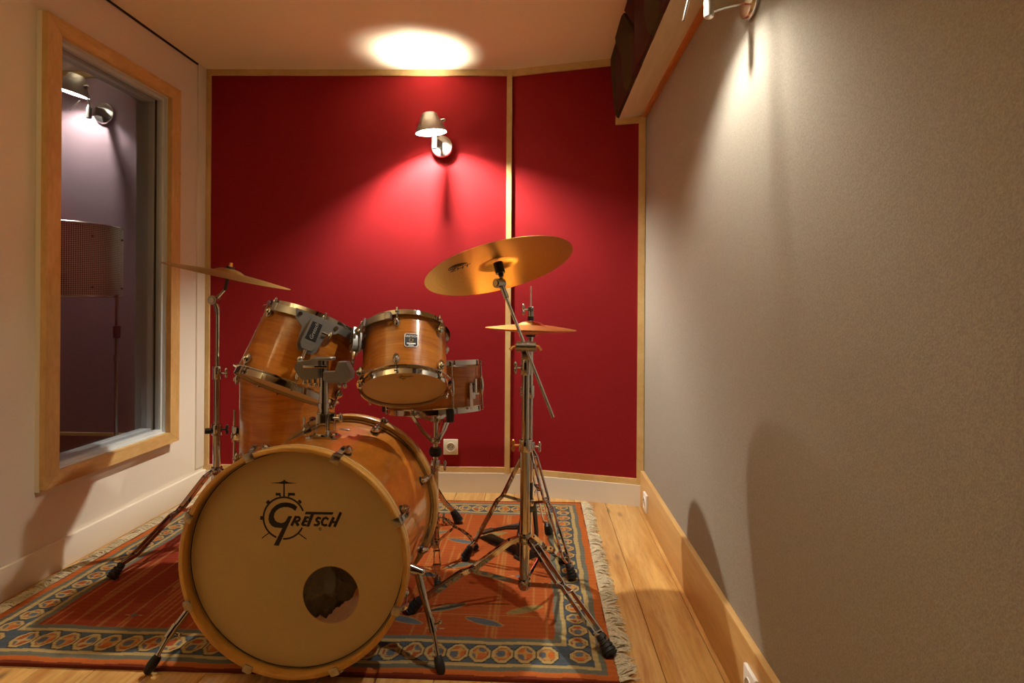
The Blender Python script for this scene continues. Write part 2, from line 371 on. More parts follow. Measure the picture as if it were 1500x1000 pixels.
# ------------------------------------------------------------------ room beyond the window
OX0, OX1, OY0, OY1 = -4.2, XL - tw, .6, 3.22
struct('wall_beyond_back', MB().box(((OX0 + OX1) / 2 - .05, OY1 + .05, ZC / 2), (OX1 - OX0 + .1, .1, ZC)), MT['mauve'], 'mauve grey fabric wall seen through the window', 'wall')
struct('wall_beyond_side', MB().box((OX0 - .05, (OY0 + OY1) / 2, ZC / 2), (.1, OY1 - OY0, ZC)), MT['mauve'], 'mauve side wall of the room beyond the window', 'wall')
struct('wall_beyond_front', MB().box(((OX0 + OX1) / 2 - .05, OY0 - .05, ZC / 2), (OX1 - OX0 + .1, .1, ZC)), MT['mauve'], 'near wall of the room beyond the window', 'wall')
struct('floor_beyond', MB().box(((OX0 + OX1) / 2, (OY0 + OY1) / 2, -.03), (OX1 - OX0, OY1 - OY0, .06)), MT['floor'], 'wooden floor of the room beyond the window', 'floor')
struct('ceiling_beyond', MB().box(((OX0 + OX1) / 2, (OY0 + OY1) / 2, ZC + .03), (OX1 - OX0, OY1 - OY0, .06)), MT['ceil'], 'ceiling of the room beyond the window', 'ceiling')
struct('trim_11', MB().box(((OX0 + OX1) / 2, OY1 - .008, ZC - .016), (OX1 - OX0, .016, .032)), MT['trim'], 'pine batten atop the mauve wall beyond the window', 'trim')
struct('trim_12', MB().box(((OX0 + OX1) / 2, OY1 - .007, .285), (OX1 - OX0, .014, .016)), MT['trim'], 'thin pine batten low on the mauve wall beyond the window', 'trim')

# ------------------------------------------------------------------ wall lamps (disc, arm, swivel joint, conical shade)
def wall_lamp(label, T, joint, shade, tilt, handle=None, power=1.0, switch=1, col=LAMP_COL):
    """local frame: origin at the disc centre, +Y out of the wall, Z up. joint, shade: positions; tilt: shade axis (pointing up)"""
    t = thing('wall_lamp', label, 'lamp', T, 'metal wall spot lamps')
    d = MB().at(M.Rotation(R(-90), 4, 'X')); d.lathe([(0, .0), (.056, .0), (.058, .004), (.058, .012), (.054, .018), (.03, .022), (0, .022)], 48)
    d.build('base_disc', MT['satin'], t)
    j = V(joint)
    MB().bar([(0, .018, 0), (j.x * .5, .018 + (j.y - .018) * .5, j.z * .3), (j.x, j.y, j.z)], .042, .012, (0, 0, 1)).build('arm', MT['satin'], t)
    s = MB(); s.cyl(j + V((0, 0, -.030)), j + V((0, 0, .022)), .0125, n=20); s.ball(j + V((0, 0, -.030)), (.0125, .0125, .006)); s.cyl(j + V((0, 0, .022)), j + V((0, 0, .036)), .008)
    s.build('swivel_joint', MT['lampgrey'], t)
    q = M.Translation(V(shade)) @ zto(tilt)
    top = q @ V((0, 0, .098))
    rim = q @ V((.052 * switch, .0, .055))
    # stem from the joint to the shade collar
    MB().tube([j + V((0, 0, .03)), j + V((0, 0, .045)), (j + V((0, 0, .05))).lerp(rim, .5) + V((0, 0, .012)), rim], .0045, 8).build('stem', MT['satin'], t)
    sh = MB().at(q)
    sh.lathe([(.079, .0), (.075, .012), (.036, .094), (.031, .098), (.026, .098), (.026, .0965), (.030, .0965), (.0345, .092), (.0735, .011), (.0775, .0)], 56, closed=True)
    sh = sh.build('shade', MT['lampgrey'], t)
    # white reflector inside
    rf = MB().at(q); rf.lathe([(.0765, .001), (.0725, .0115), (.0335, .0915), (.0327, .0905), (.0715, .0115), (.0755, .001)], 48, closed=True); rf.build('reflector', MT['lampin'], t)
    # round switch knob on the side
    kb = q @ V((.062 * switch, .0, .052)); ax = (q.to_3x3() @ V((switch, 0, .25))).normalized()
    k = MB(); k.cyl(kb - ax * .004, kb + ax * .012, .012, .010, n=18); k.ball(tuple(kb + ax * .012), .007); k.build('knob', MT['steel'], t)
    if handle: MB().tube([V(handle[0]), V(handle[1])], .0028, 8).build('handle_rod', MT['satin'], t)
    b = MB().at(q); b.ball((0, 0, .058), (.017, .017, .022), 20, 12); b.build('bulb', emit_mat('bulb_light', col, LAMP_POWER * power), t)
    so = MB().at(q); so.cyl((0, 0, .079), (0, 0, .0965), .011, .012, n=16); so.build('socket', MT['lampin'], t)
    sp = MB().at(q)
    for a in range(3): sp.cyl((0, 0, .09), (.034 * math.cos(a * 2.094 + .5), .034 * math.sin(a * 2.094 + .5), .09), .0015, n=6)
    sp.build('socket_arm', MT['steel'], t)
    return t
# on the red wall (normal -Y)
Tback = M.Translation((-.508, 3.221, 1.826)) @ M.Rotation(R(180 - 1.6), 4, 'Z')
wall_lamp('satin metal wall lamp glowing on the red wall', Tback, (.018, .115, -.006), (.026, .165, .028), (.10, .06, 1), switch=-1, power=2.6)
# on the grey wall (normal -X): local Y -> world -X
Tright = M.Translation((XR, 1.553, 1.768)) @ M.Rotation(R(90), 4, 'Z')
wall_lamp('satin metal wall lamp on the grey wall at the top edge', Tright, (.022, .104, -.012), (.03, .235, .05), (.0, -.14, 1), power=.75, handle=((-.02, .150, .045), (-.017, .177, -.07)), switch=1)
# unseen lamp added beside the camera, turned up to lift the ambient light
Tfill = M.Translation((XL, .62, 1.50)) @ M.Rotation(R(-90), 4, 'Z')
wall_lamp('added unseen fill lamp turned up to the ceiling beside the camera', Tfill, (.018, .115, -.006), (.026, .20, .16), (.0, -.30, -1), power=.95, col=(1, .78, .42))
# beyond the window
Tfar = M.Translation((-2.336, 3.219, 2.012)) @ M.Rotation(R(180), 4, 'Z')
wall_lamp('satin metal wall lamp on the mauve wall beyond the window', Tfar, (-.002, .125, -.03), (.058, .165, .053), (-.28, .0, 1), handle=((.009, .175, .012), (.06, .175, -.038)), power=.65, switch=-1)

# perforated floor lamp beyond the window
fl = thing('floor_lamp', 'perforated metal drum shade floor lamp beyond the window', 'lamp', M.Translation((-2.20, 2.76, 0)))
pm_ = base_mat('perforated_metal', lin((196, 186, 170)), .5, .35); vv = nd(pm_, 'ShaderNodeTexVoronoi'); vv.inputs['Scale'].default_value = 120; vv.inputs['Randomness'].default_value = 0; vv.voronoi_dimensions = '2D'
tcx = nd(pm_, 'ShaderNodeTexCoord'); sx_ = nd(pm_, 'ShaderNodeSeparateXYZ'); lk(pm_, tcx.outputs['Object'], sx_.inputs[0]); an_ = nd(pm_, 'ShaderNodeMath', operation='ARCTAN2'); lk(pm_, sx_.outputs[1], an_.inputs[0]); lk(pm_, sx_.outputs[0], an_.inputs[1])
am_ = nd(pm_, 'ShaderNodeMath', operation='MULTIPLY'); am_.inputs[1].default_value = .235; lk(pm_, an_.outputs[0], am_.inputs[0]); cm_ = nd(pm_, 'ShaderNodeCombineXYZ'); lk(pm_, am_.outputs[0], cm_.inputs[0]); lk(pm_, sx_.outputs[2], cm_.inputs[1]); lk(pm_, cm_.outputs[0], vv.inputs['Vector']); setcol(pm_, ramp(pm_, vv.outputs['Distance'], [(.32, (.05, .045, .04)), (.42, lin((196, 186, 170)))]))
MB().lathe([(.235, 1.02), (.235, 1.35), (.2335, 1.35), (.2335, 1.02)], 64, closed=True).build('shade', pm_, fl)
for z in (1.022, 1.346):
    MB().tube([(.236 * math.cos(a * PI / 24), .236 * math.sin(a * PI / 24), z) for a in range(48)], .004, 6, closed=True).build('shade_rim', MT['satin'], fl)
for z in (1.06, 1.29):
    for a in (-70, -25, 20): MB().ball((.238 * math.cos(R(a)), .238 * math.sin(R(a)), z), .005).build('rivet', MT['black'], fl)
MB().tube([(.243, .02, .02), (.243, .02, 1.03)], .0085, 10).build('pole', MT['steel'], fl)
MB().cyl((.243, .02, .83), (.243, .02, .885), .016, n=14).build('grip', MT['black'], fl)
MB().cyl((.243, .02, .72), (.243, .02, .75), .013, n=14).build('collar', MT['steel'], fl)
MB().at(M.Translation((.243, .02, 0))).lathe([(0, 0), (.13, 0), (.13, .012), (.02, .022), (0, .022)], 40).build('base', MT['steel'], fl)
spk = MB()
for a in range(3): spk.cyl((0, 0, 1.10), (.234 * math.cos(a * 2.094 + .08), .234 * math.sin(a * 2.094 + .08), 1.10), .003, n=6)
spk.build('shade_spider', MT['steel'], fl)

# ------------------------------------------------------------------ sockets
def socket(name, label, T, mat):
    t = thing('power_outlet', label, 'outlet', T)
    MB().box((0, .005, 0), (.078, .010, .082), b=.003).build('cover_plate', mat, t)
    mb = MB().at(M.Translation((0, .010, 0)) @ M.Rotation(R(-90), 4, 'X')); mb.lathe([(.021, .0005), (.022, .0025), (.0235, .0025), (.0245, .0)], 32); mb.build('socket_rim', mat, t)
    mb = MB().at(M.Translation((0, .0102, 0)) @ M.Rotation(R(-90), 4, 'X')); mb.lathe([(0, 0), (.021, 0), (.021, .0004), (0, .0004)], 32); mb.build('socket_well', base_mat('shadowed_plastic', lin((170, 158, 136)), .5), t)
    for (a, b) in ((-.0095, 0), (.0095, 0)):
        MB().cyl((a, .0104, b), (a, .0112, b), .0032, n=12).build('socket_hole', MT['black'], t)
    MB().cyl((0, .0104, .0105), (0, .018, .0105), .0024, n=10).build('earth_pin', MT['steel'], t)
    return t
socket('o', 'ivory power outlet on the red wall beside the snare stand', M.Translation((-.457, 3.2515, .240)) @ M.Rotation(R(180 + 1.66), 4, 'Z'), MT['plate'])
socket('o', 'white power outlet on the pine baseboard near the far corner', M.Translation((.5145, 2.90, .076)) @ M.Rotation(R(90), 4, 'Z'), MT['platewhite'])
socket('o', 'white power outlet low on the pine baseboard at the bottom edge', M.Translation((.5145, 1.478, .088)) @ M.Rotation(R(90), 4, 'Z'), MT['platewhite'])

# ------------------------------------------------------------------ rug
RX0, RX1, RY0, RY1, RZ = -1.685, .222, 1.615, 3.088, .008
def make_rug():
    W, D = RX1 - RX0, RY1 - RY0; NX, NY = 600, 470
    u = np.linspace(0, W, NX); v = np.linspace(0, D, NY); U, Vv = np.meshgrid(u, v)
    wob = .0022 * np.sin(U * 23 + Vv * 5) + .0018 * np.sin(Vv * 31 + 1.7 + U * 4)
    u2 = U + wob; v2 = Vv + .0022 * np.sin(U * 17 + .5) + .0015 * np.sin(U * 41)
    du = np.minimum(u2, W - u2); dv = np.minimum(v2, D - v2)
    lx = np.searchsorted([.004, .030, .047, .063, .133, .146, .166], du.ravel()).reshape(du.shape)
    ly = np.searchsorted([.011, .033, .053, .067, .163, .178, .198], dv.ravel()).reshape(dv.shape)
    lev = np.minimum(lx, ly)
    pal = {k: np.array(lin(c)) for k, c in dict(edge=(104, 40, 22), orange=(174, 92, 38), grey=(100, 100, 88), cream=(168, 144, 94), blue=(70, 79, 88), red=(130, 46, 24), rust=(156, 76, 32), dark=(46, 32, 26), olive=(132, 116, 70), slate=(84, 92, 100), tan=(172, 128, 68), brick=(150, 70, 34)).items()}
    C = np.zeros((NY, NX, 3))
    for i, k in enumerate(('edge', 'orange', 'grey', 'cream', 'blue', 'cream', 'grey')): C[lev == i] = pal[k]
    # field: red and orange areas with fine weft streaks
    fm = lev == 7
    t = np.clip(.5 + .55 * np.sin(U * 2.4 - 1.9) + .25 * np.sin(Vv * 4 + U * 3), 0, 1)
    st = rng.random(NX); st = np.where(st > .88, 1.0, 0.0); st = np.convolve(st, [.5, 1, .5], 'same'); st = np.clip(st, 0, 1)
    breaks = (np.sin(U * 91 + Vv * 7) + np.sin(Vv * 13 + U * 31)) > -.5
    f = pal['red'] * (1 - t[..., None]) + pal['rust'] * t[..., None]
    f = f + (pal['tan'] - f) * (st[None, :] * breaks * .5)[..., None]
    C[fm] = f[fm]
    # leaves in pairs along thin stems
    def leaf(cx, cy, L, w, ang, col):
        ca, sa = math.cos(R(ang)), math.sin(R(ang)); x = (U - cx) * ca + (Vv - cy) * sa; y = -(U - cx) * sa + (Vv - cy) * ca
        sk = y - .25 * x * w / L
        m = (np.abs(x) < L) & (np.abs(sk) < w * (1 - (np.abs(x) / L) ** 2.2) + .002) & fm
        e = (np.abs(x) < L + .004) & (np.abs(sk) < w * (1 - (np.abs(x) / (L + .004)) ** 2.2) + .0065) & fm
        C[e & ~m] = pal['tan'] * .8; C[m] = pal[col]
    for (sx, sy, n, d) in ((1.70, .33, 5, -1), (.62, .50, 4, 1), (1.55, .98, 4, -1), (.55, 1.02, 4, 1), (1.10, .66, 3, 1)):
        m = (np.abs(Vv - sy) < .0025) & (((U - sx) * d > -.02) & ((U - sx) * d < n * .13)) & fm; C[m] = pal['tan']
        for i in range(n):
            leaf(sx + d * (.05 + i * .125), sy + (.042 if i % 2 == 0 else -.042), .062, .014, (24 if i % 2 == 0 else -24), ('olive', 'slate', 'grey', 'slate')[i % 4])
    for (sx, sy) in ((1.38, .24), (.42, .27), (.95, .29), (1.62, .62), (1.2, 1.1), (.35, .8), (.8, .85)):
        m = (np.abs(U - sx) + np.abs(Vv - sy) < .012) & fm; C[m] = pal['slate']
        m = (np.abs(Vv - sy) < .003) & (np.abs(U - sx) > .014) & (np.abs(U - sx) < .028) & fm; C[m] = pal['cream']
    # hexagon medallions in the blue bands
    def hexes(mask, a_, b_, cid, ra, rb):
        q = np.abs(a_) / ra; p = np.abs(b_) / rb; s = np.maximum((p + q) * .74, np.maximum(p, q))
        h = np.sin(cid * 12.9898) * 43758.5453; h = h - np.floor(h)
        C[mask & (s < 1.07)] = pal['dark']; C[mask & (s < .98)] = pal['cream']
        inn = mask & (s < .66); C[inn & (h < .55)] = pal['tan']
        sh = np.sin(a_ / ra * 3.1 + h * 6) * np.cos(b_ / rb * 3.3 + h * 9)
        C[inn & (sh > .15) & (h > .5)] = pal['brick']; C[inn & (sh > .2) & (h <= .5)] = pal['orange']
        C[inn & (sh < -.35)] = pal['slate']; C[mask & (np.abs(s - .68) < .03)] = pal['brick'] * .6
    p = .0635; k = np.round((U - .195) / p); kk = np.clip(k, 0, round((W - .39) / p))
    for edge, off in ((v2, 3), (D - v2, 77)):
        mk = (edge > .068) & (edge < .162) & (du > .10)
        hexes(mk & (np.abs(U - .195 - kk * p) < .034), U - .195 - kk * p, edge - .115, kk + off, .0312, .043)
    p = .0705; k = np.round((Vv - .115) / p); kk = np.clip(k, 0, round((D - .23) / p))
    for edge, off in ((u2, 151), (W - u2, 211)):
        mk = (edge > .064) & (edge < .132)
        hexes(mk & (np.abs(Vv - .115 - kk * p) < .037), edge - .098, Vv - .115 - kk * p, kk + off, .030, .031)
    C *= (.90 + .2 * rng.random((NY, NX)))[..., None]
    C *= (1 + .07 * np.sin(Vv * 260))[..., None]
    Z = RZ + .0007 * rng.random((NY, NX)); Z += .0015 * np.sin(U * 5 + Vv * 3)
    verts = np.stack([U, Vv, Z], -1).reshape(-1, 3)
    idx = np.arange(NX * NY).reshape(NY, NX)
    F = np.stack([idx[:-1, :-1], idx[:-1, 1:], idx[1:, 1:], idx[1:, :-1]], -1).reshape(-1, 4)
    # skirt down to the floor
    rim = np.concatenate([idx[0, :], idx[1:, -1], idx[-1, -2::-1], idx[-2:0:-1, 0]]); n = len(rim)
    low = verts[rim].copy(); low[:, 2] = .0002; o = len(verts); verts = np.concatenate([verts, low])
    SK = np.stack([rim, np.roll(rim, -1), np.roll(np.arange(o, o + n), -1), np.arange(o, o + n)], -1)[:, ::-1]
    F = np.concatenate([F, SK]); cols = np.concatenate([C.reshape(-1, 3), np.tile(pal['edge'], (n, 1))])
    me = bpy.data.meshes.new('rug_pile'); me.vertices.add(len(verts)); me.vertices.foreach_set('co', verts.ravel())
    me.loops.add(F.size); me.loops.foreach_set('vertex_index', F.ravel()); me.polygons.add(len(F)); me.polygons.foreach_set('loop_start', np.arange(0, F.size, 4))
    me.update(calc_edges=True); me.validate()
    at = me.color_attributes.new('woven', 'FLOAT_COLOR', 'POINT'); at.data.foreach_set('color', np.concatenate([np.clip(cols, 0, 1), np.ones((len(cols), 1))], 1).ravel().astype(np.float32))
    m = base_mat('woven_wool', (.5, .2, .1), .95); a = nd(m, 'ShaderNodeAttribute', attribute_name='woven'); setcol(m, a.outputs['Color'])
    v_ = coords(m, (1, 1, 1), False); bump(m, noise(m, v_, 500, 3), .6, .002); m.node_tree.nodes['Principled BSDF'].inputs['Specular IOR Level'].default_value = .15
    me.materials.append(m)
    rug = thing('rug', 'orange red oriental rug with blue medallion border under the drum kit', 'rug', M.Translation((RX0, RY0, 0)))
    put('pile', me, rug)
    mf = fabric('fringe_wool', lin((216, 204, 176)), .2, 200)
    for side in (0, 1):
        mb = MB(); s = -1 if side == 0 else 1; x0 = 0 if side == 0 else W
        for i in range(620):
            y0 = .004 + (D - .008) * (i + random.random()) / 620; L = random.uniform(.034, .058) if side else random.uniform(.03, .075)
            if RX0 + x0 + s * L < XL + .03: L = abs(XL + .03 - RX0 - x0)
            sw = random.uniform(-.016, .016) + .02 * math.sin(y0 * 47) + .012 * math.sin(y0 * 18); h = random.uniform(.004, .017)
            pts = [(x0 - s * .004, y0, .006), (x0 + s * L * .35, y0 + sw * .25, h), (x0 + s * L * .7, y0 + sw * .7, h * .8), (x0 + s * L, y0 + sw * 1.2, .003)]
            mb.tube(pts, [.0016, .0023, .0021, .0011], 4)
        tag(mb.build('fringe', mf, rug), 'knotted beige wool fringe', None, None, 'stuff')
make_rug()

# ------------------------------------------------------------------ drum parts
def lug_mesh():
    """rounded teardrop lug standing on the shell: local X out of the shell, Z along the drum"""
    mb = MB(); mb.ball((.010, 0, 0), (.010, .0105, .018), 16, 12); mb.ball((.015, 0, .002), (.009, .0065, .010), 12, 8); mb.cyl((-.001, 0, 0), (.004, 0, 0), .0095, .0095, 16)
    return mb.mesh('lug', MT['chrome'])
LUG = lug_mesh()
def rodmesh(L):
    mb = MB(); mb.cyl((0, 0, 0), (0, 0, L), .0028, n=8); mb.cyl((0, 0, L - .001), (0, 0, L + .004), .0058, n=12); mb.box((0, 0, L + .009), (.0055, .0055, .011), b=.001)
    return mb.mesh('tension_rod', MT['chrome'])
HOOPP = lambda r: [(r + .0015, -.008), (r + .0035, -.008), (r + .0035, .010), (r + .009, .0115), (r + .009, .014), (r + .0015, .014), (r + .0015, .012), (r + .0015, .001)]
def hoop(name, r, T, t):
    """flanged metal rim; local Z pointing away from the shell, z=0 at the bearing edge"""
    mb = MB().at(T)
    mb.lathe([(r + .002, .010), (r + .0045, .0115), (r + .0045, .0095), (r + .0042, -.006), (r + .014, -.009), (r + .015, -.0115), (r + .002, -.0115)], 64, closed=True)
    return mb.build(name, MT['chrome'], t)
FLIP = M.Rotation(PI, 4, 'X')
def drum(name, label, cat, T, r, L, nl, a0=0, group=None, lug_z=.034, top_mat=None, bot_mat=None, rods=True):
    """origin at the shell centre, axis Z"""
    t = thing(name, label, cat, T, group)
    MB().lathe([(r, -L / 2), (r, L / 2), (r - .006, L / 2), (r - .006, -L / 2)], 80, closed=True).build('shell', MT['shell'], t)
    bh = MB(); bh.lathe([(0, L / 2 + .001), (r - .004, L / 2 + .001), (r + .001, L / 2 - .003), (r + .001, L / 2 - .006)], 72); bh.build('batter_head', top_mat or MT['head'], t)
    rh = MB(); rh.lathe([(0, -L / 2 - .001), (r - .004, -L / 2 - .001), (r + .001, -L / 2 + .003), (r + .001, -L / 2 + .006)], 72); rh.build('resonant_head', bot_mat or MT['clearhead'], t)
    hoop('top_hoop', r, M.Translation((0, 0, L / 2)), t); hoop('bottom_hoop', r, M.Translation((0, 0, -L / 2)) @ FLIP, t)
    RM = rodmesh(lug_z - .004)
    for i in range(nl):
        a = a0 + 2 * PI * i / nl; q = M.Rotation(a, 4, 'Z')
        for s in (1, -1):
            z = s * (L / 2 - lug_z)
            lo = put('lug', LUG, t, q @ M.Translation((r, 0, z)) @ (M.Identity(4) if s > 0 else FLIP))
            if rods: put('tension_rod', RM, t, q @ M.Translation((r + .0105, 0, z + s * .006)) @ (M.Identity(4) if s > 0 else FLIP))
    return t

# the black printed emblem, drawn in units where the ring has radius 264, centred on the ring
def emblem(mat):
    mb = MB(); Z0, Z1 = 0, .9
    def P(x, y): return (x - 330, 576 - y)
    def poly(pts): mb.prism([P(*p) for p in pts], Z0, Z1)
    def stroke(pts, w):
        for (a, b) in zip(pts[:-1], pts[1:]):
            a, b = V(P(*a)), V(P(*b)); d = (b - a).normalized(); n = V((-d.y, d.x)) * w / 2; e = d * w * .18
            mb.prism([tuple(a - e + n), tuple(b + e + n), tuple(b + e - n), tuple(a - e - n)], Z0, Z1)
    def arc(a0, a1):
        k = 40; o = []; i_ = []
        for j in range(k + 1):
            a = R(a0 + (a1 - a0) * j / k); o.append((264 * math.cos(a), 264 * math.sin(a))); i_.append((243 * math.cos(a), 243 * math.sin(a)))
        mb.add([(x, y, Z0) for x, y in o + i_] + [(x, y, Z1) for x, y in o + i_],
               [(j, j + 1, k + 2 + j, k + 1 + j) for j in range(k)] + [(2 * k + 2 + j, 3 * k + 3 + j, 3 * k + 4 + j, 2 * k + 3 + j) for j in range(k)]
               + [(j, 2 * k + 2 + j, 2 * k + 3 + j, j + 1) for j in range(k)] + [(k + 1 + j, k + 2 + j, 3 * k + 4 + j, 3 * k + 3 + j) for j in range(k)])
    arc(21, 249); arc(268, 334)
    poly([(322, 150), (338, 150), (340, 318), (320, 318)]); poly([(155, 152), (280, 138), (322, 122), (320, 110), (345, 110), (342, 122), (385, 138), (492, 148), (385, 154), (330, 160), (270, 155)])
    poly([(225, 270), (268, 272), (285, 266), (292, 318), (276, 318), (268, 300), (228, 304)]); poly([(380, 266), (465, 268), (465, 300), (400, 298), (392, 318), (378, 318)])
    for (x, y, a) in ((52, 580, 0), (130, 385, 40), (526, 372, -40)):
        c = V(P(x, y)); ca, sa = math.cos(R(-a)), math.sin(R(-a)); mb.prism([tuple(c + V((px * ca - py * sa, px * sa + py * ca))) for px, py in ((-16, -22), (16, -22), (16, 22), (-16, 22))], Z0, Z1)
    stroke([(150, 758), (60, 826)], 12); stroke([(512, 758), (610, 826)], 12)
    G = [(496, 436), (455, 405), (400, 388), (350, 384), (290, 392), (230, 420), (178, 470), (146, 535), (138, 590), (150, 640), (180, 675), (225, 694), (312, 698), (206, 910), (268, 916), (434, 550), (386, 550), (352, 612), (330, 630), (292, 638), (250, 628), (220, 604), (206, 565), (214, 520), (240, 482), (280, 455), (330, 441), (385, 442), (430, 456), (470, 486)]
    poly(G)
    w = 34
    stroke([(428, 662), (480, 556)], w); stroke([(485, 560), (518, 562), (528, 580), (516, 604), (470, 616)], 26); stroke([(480, 618), (508, 662)], w)
    stroke([(558, 652), (604, 556)], w); stroke([(604, 562), (640, 562)], 24); stroke([(585, 610), (622, 610)], 24); stroke([(560, 656), (606, 656)], 24)
    poly([(602, 492), (945, 492), (930, 522), (588, 525)]); poly([(662, 522), (704, 522), (645, 674), (608, 674)])
    stroke([(786, 572), (752, 562), (732, 584), (740, 604), (762, 616), (764, 636), (744, 654), (706, 652)], 28)
    stroke([(878, 578), (852, 560), (820, 574), (800, 612), (808, 644), (836, 656), (862, 648)], 28)
    stroke([(944, 558), (892, 664)], w); stroke([(1032, 496), (958, 664)], w); stroke([(912, 612), (985, 612)], 26)
    for j in range(10):
        a, b = j * .628, (j + 1) * .628; mb.prism([P(780 + 20 * math.cos(a), 700 + 20 * math.sin(a)), P(780 + 20 * math.cos(b), 700 + 20 * math.sin(b)), P(780 + 15 * math.cos(b), 700 + 15 * math.sin(b)), P(780 + 15 * math.cos(a), 700 + 15 * math.sin(a))], Z0, Z1)
    stroke([(775, 708), (775, 692), (785, 696), (776, 702), (786, 709)], 4)
    return mb.mesh('emblem', mat)
EMB = emblem(MT['ink'])

# ------------------------------------------------------------------ bass drum
KX, KY, KZ, KR = -.624, 1.546, .327, .2985
kick = thing('bass_drum', 'large amber bass drum with cream front head and black printed emblem', 'drum', M.Translation((KX, KY, 0)))
AX = M.Translation((0, 0, KZ)) @ M.Rotation(R(-90), 4, 'X')      # lathe z -> +y of the drum
ks = MB().at(AX); ks.lathe([(.279, .034), (.279, .459), (.271, .459), (.271, .034)], 112, closed=True); ks.build('shell', MT['kick'], kick)
def khoop(name, y0, y1):
    mb = MB().at(AX); mb.lathe([(KR, y0 + .002), (KR - .002, y0), (KR - .011, y0), (KR - .0125, y0 + .002), (KR - .0125, y1 - .002), (KR - .011, y1), (KR - .002, y1), (KR, y1 - .002)], 112, closed=True); h = mb.build(name, MT['hoop'], kick, 50)
    return h
h1 = khoop('front_hoop', 0, .040); h2 = khoop('rear_hoop', .455, .495)
for h, ys in ((h1, .026), (h2, .470)):
    mb = MB().at(AX); mb.lathe([(KR - .0005, ys), (KR + .0006, ys), (KR + .0006, ys + .003), (KR - .0005, ys + .003)], 112, closed=True); mb.build('inlay_line', base_mat('cream_inlay', lin((226, 206, 160)), .4), h)
for y0 in (.036, .447):
    mb = MB().at(AX); mb.lathe([(.281, y0), (.2865, y0), (.2865, y0 + .010), (.281, y0 + .010)], 96, closed=True); mb.build('head_collar', MT['steel'], kick)
# front head with a port hole
hx, hz, hr = .0915, -.090, .0735; N = 96; rings = 6; vs = []; fs = []
for r_ in range(rings):
    t = r_ / (rings - 1)
    for i in range(N):
        a = 2 * PI * i / N; o = (.284 * math.cos(a), .284 * math.sin(a)); q = (hx + hr * math.cos(a), hz + hr * math.sin(a))
        vs.append((o[0] + (q[0] - o[0]) * t, .030, KZ + o[1] + (q[1] - o[1]) * t))
for r_ in range(rings - 1):
    for i in range(N): fs.append((r_ * N + i, r_ * N + (i + 1) % N, (r_ + 1) * N + (i + 1) % N, (r_ + 1) * N + i))
fh = MB().add(vs, fs).build('front_head', MT['head'], kick)
mb = MB().at(AX @ M.Translation((hx, -hz, 0))); mb.lathe([(hr, .0296), (hr + .0012, .0296), (hr + .0012, .0306), (hr, .0306)], 64, closed=True); mb.build('port_rim', MT['inner'], fh)
mb = MB().at(AX); mb.lathe([(0, .462), (.284, .462)], 96); mb.build('rear_head', MT['clearhead'], kick)
mb = MB().at(AX); mb.lathe([(.2845, .031), (.2815, .0292), (.2785, .031)], 96); mb.build('head_edge', MT['ink'], kick)
ES = 1 / (8.335 * 562.0)
put('emblem', EMB, fh, M.Translation((-.0335, .0294, KZ + .1065)) @ M.Rotation(R(90), 4, 'X') @ M.Scale(ES, 4))
# claws, rods and lugs
cl = MB()      # local: Z radial out, Y back, origin at the hoop front edge on its outer radius
cl.box((0, -.0035, -.007), (.024, .003, .020), b=.001); cl.box((0, .010, .0035), (.022, .030, .003), b=.001); cl.bar([(0, .016, .004), (0, .030, .010), (0, .040, .012)], .014, .005, (1, 0, 0)); cl.cyl((0, .036, .0115), (0, .048, .0115), .007, n=12)
CLAW = cl.mesh('claw_hook', MT['steel'])
kr = MB(); kr.cyl((0, -.006, .0), (0, .058, .0), .0032, n=8); kr.cyl((0, -.012, 0), (0, -.004, 0), .0058, n=10)
KROD = kr.mesh('tension_rod', MT['chrome'])
kl = MB(); kl.ball((0, 0, .010), (.0115, .016, .0115), 16, 10); kl.ball((0, -.010, .017), (.0095, .013, .0095), 14, 9); KLUG = kl.mesh('lug', MT['chrome'])
kb = MB(); kb.cyl((0, 0, -.001), (0, 0, .006), .0135, .0125, n=20); KBASE = kb.mesh('lug_gasket', MT['black'])
for i in range(8):
    a = R(22.5 + 45 * i); q = M.Translation((0, 0, KZ)) @ M.Rotation(a, 4, 'Y')
    put('claw_hook', CLAW, kick, q @ M.Translation((0, 0, KR))); put('claw_hook', CLAW, kick, q @ M.Translation((0, .495, KR)) @ M.Rotation(PI, 4, 'Z'))
    put('tension_rod', KROD, kick, q @ M.Translation((0, .040, KR + .0095)) @ M.Rotation(R(-6), 4, 'X')); put('tension_rod', KROD, kick, q @ M.Translation((0, .455, KR + .0095)) @ M.Rotation(R(6), 4, 'X') @ M.Rotation(PI, 4, 'Z'))
    for yy, fl_ in ((.108, 0), (.386, PI)):
        lg = put('lug', KLUG, kick, q @ M.Translation((0, yy, .279)) @ M.Rotation(fl_, 4, 'Z')); put('gasket', KBASE, lg)
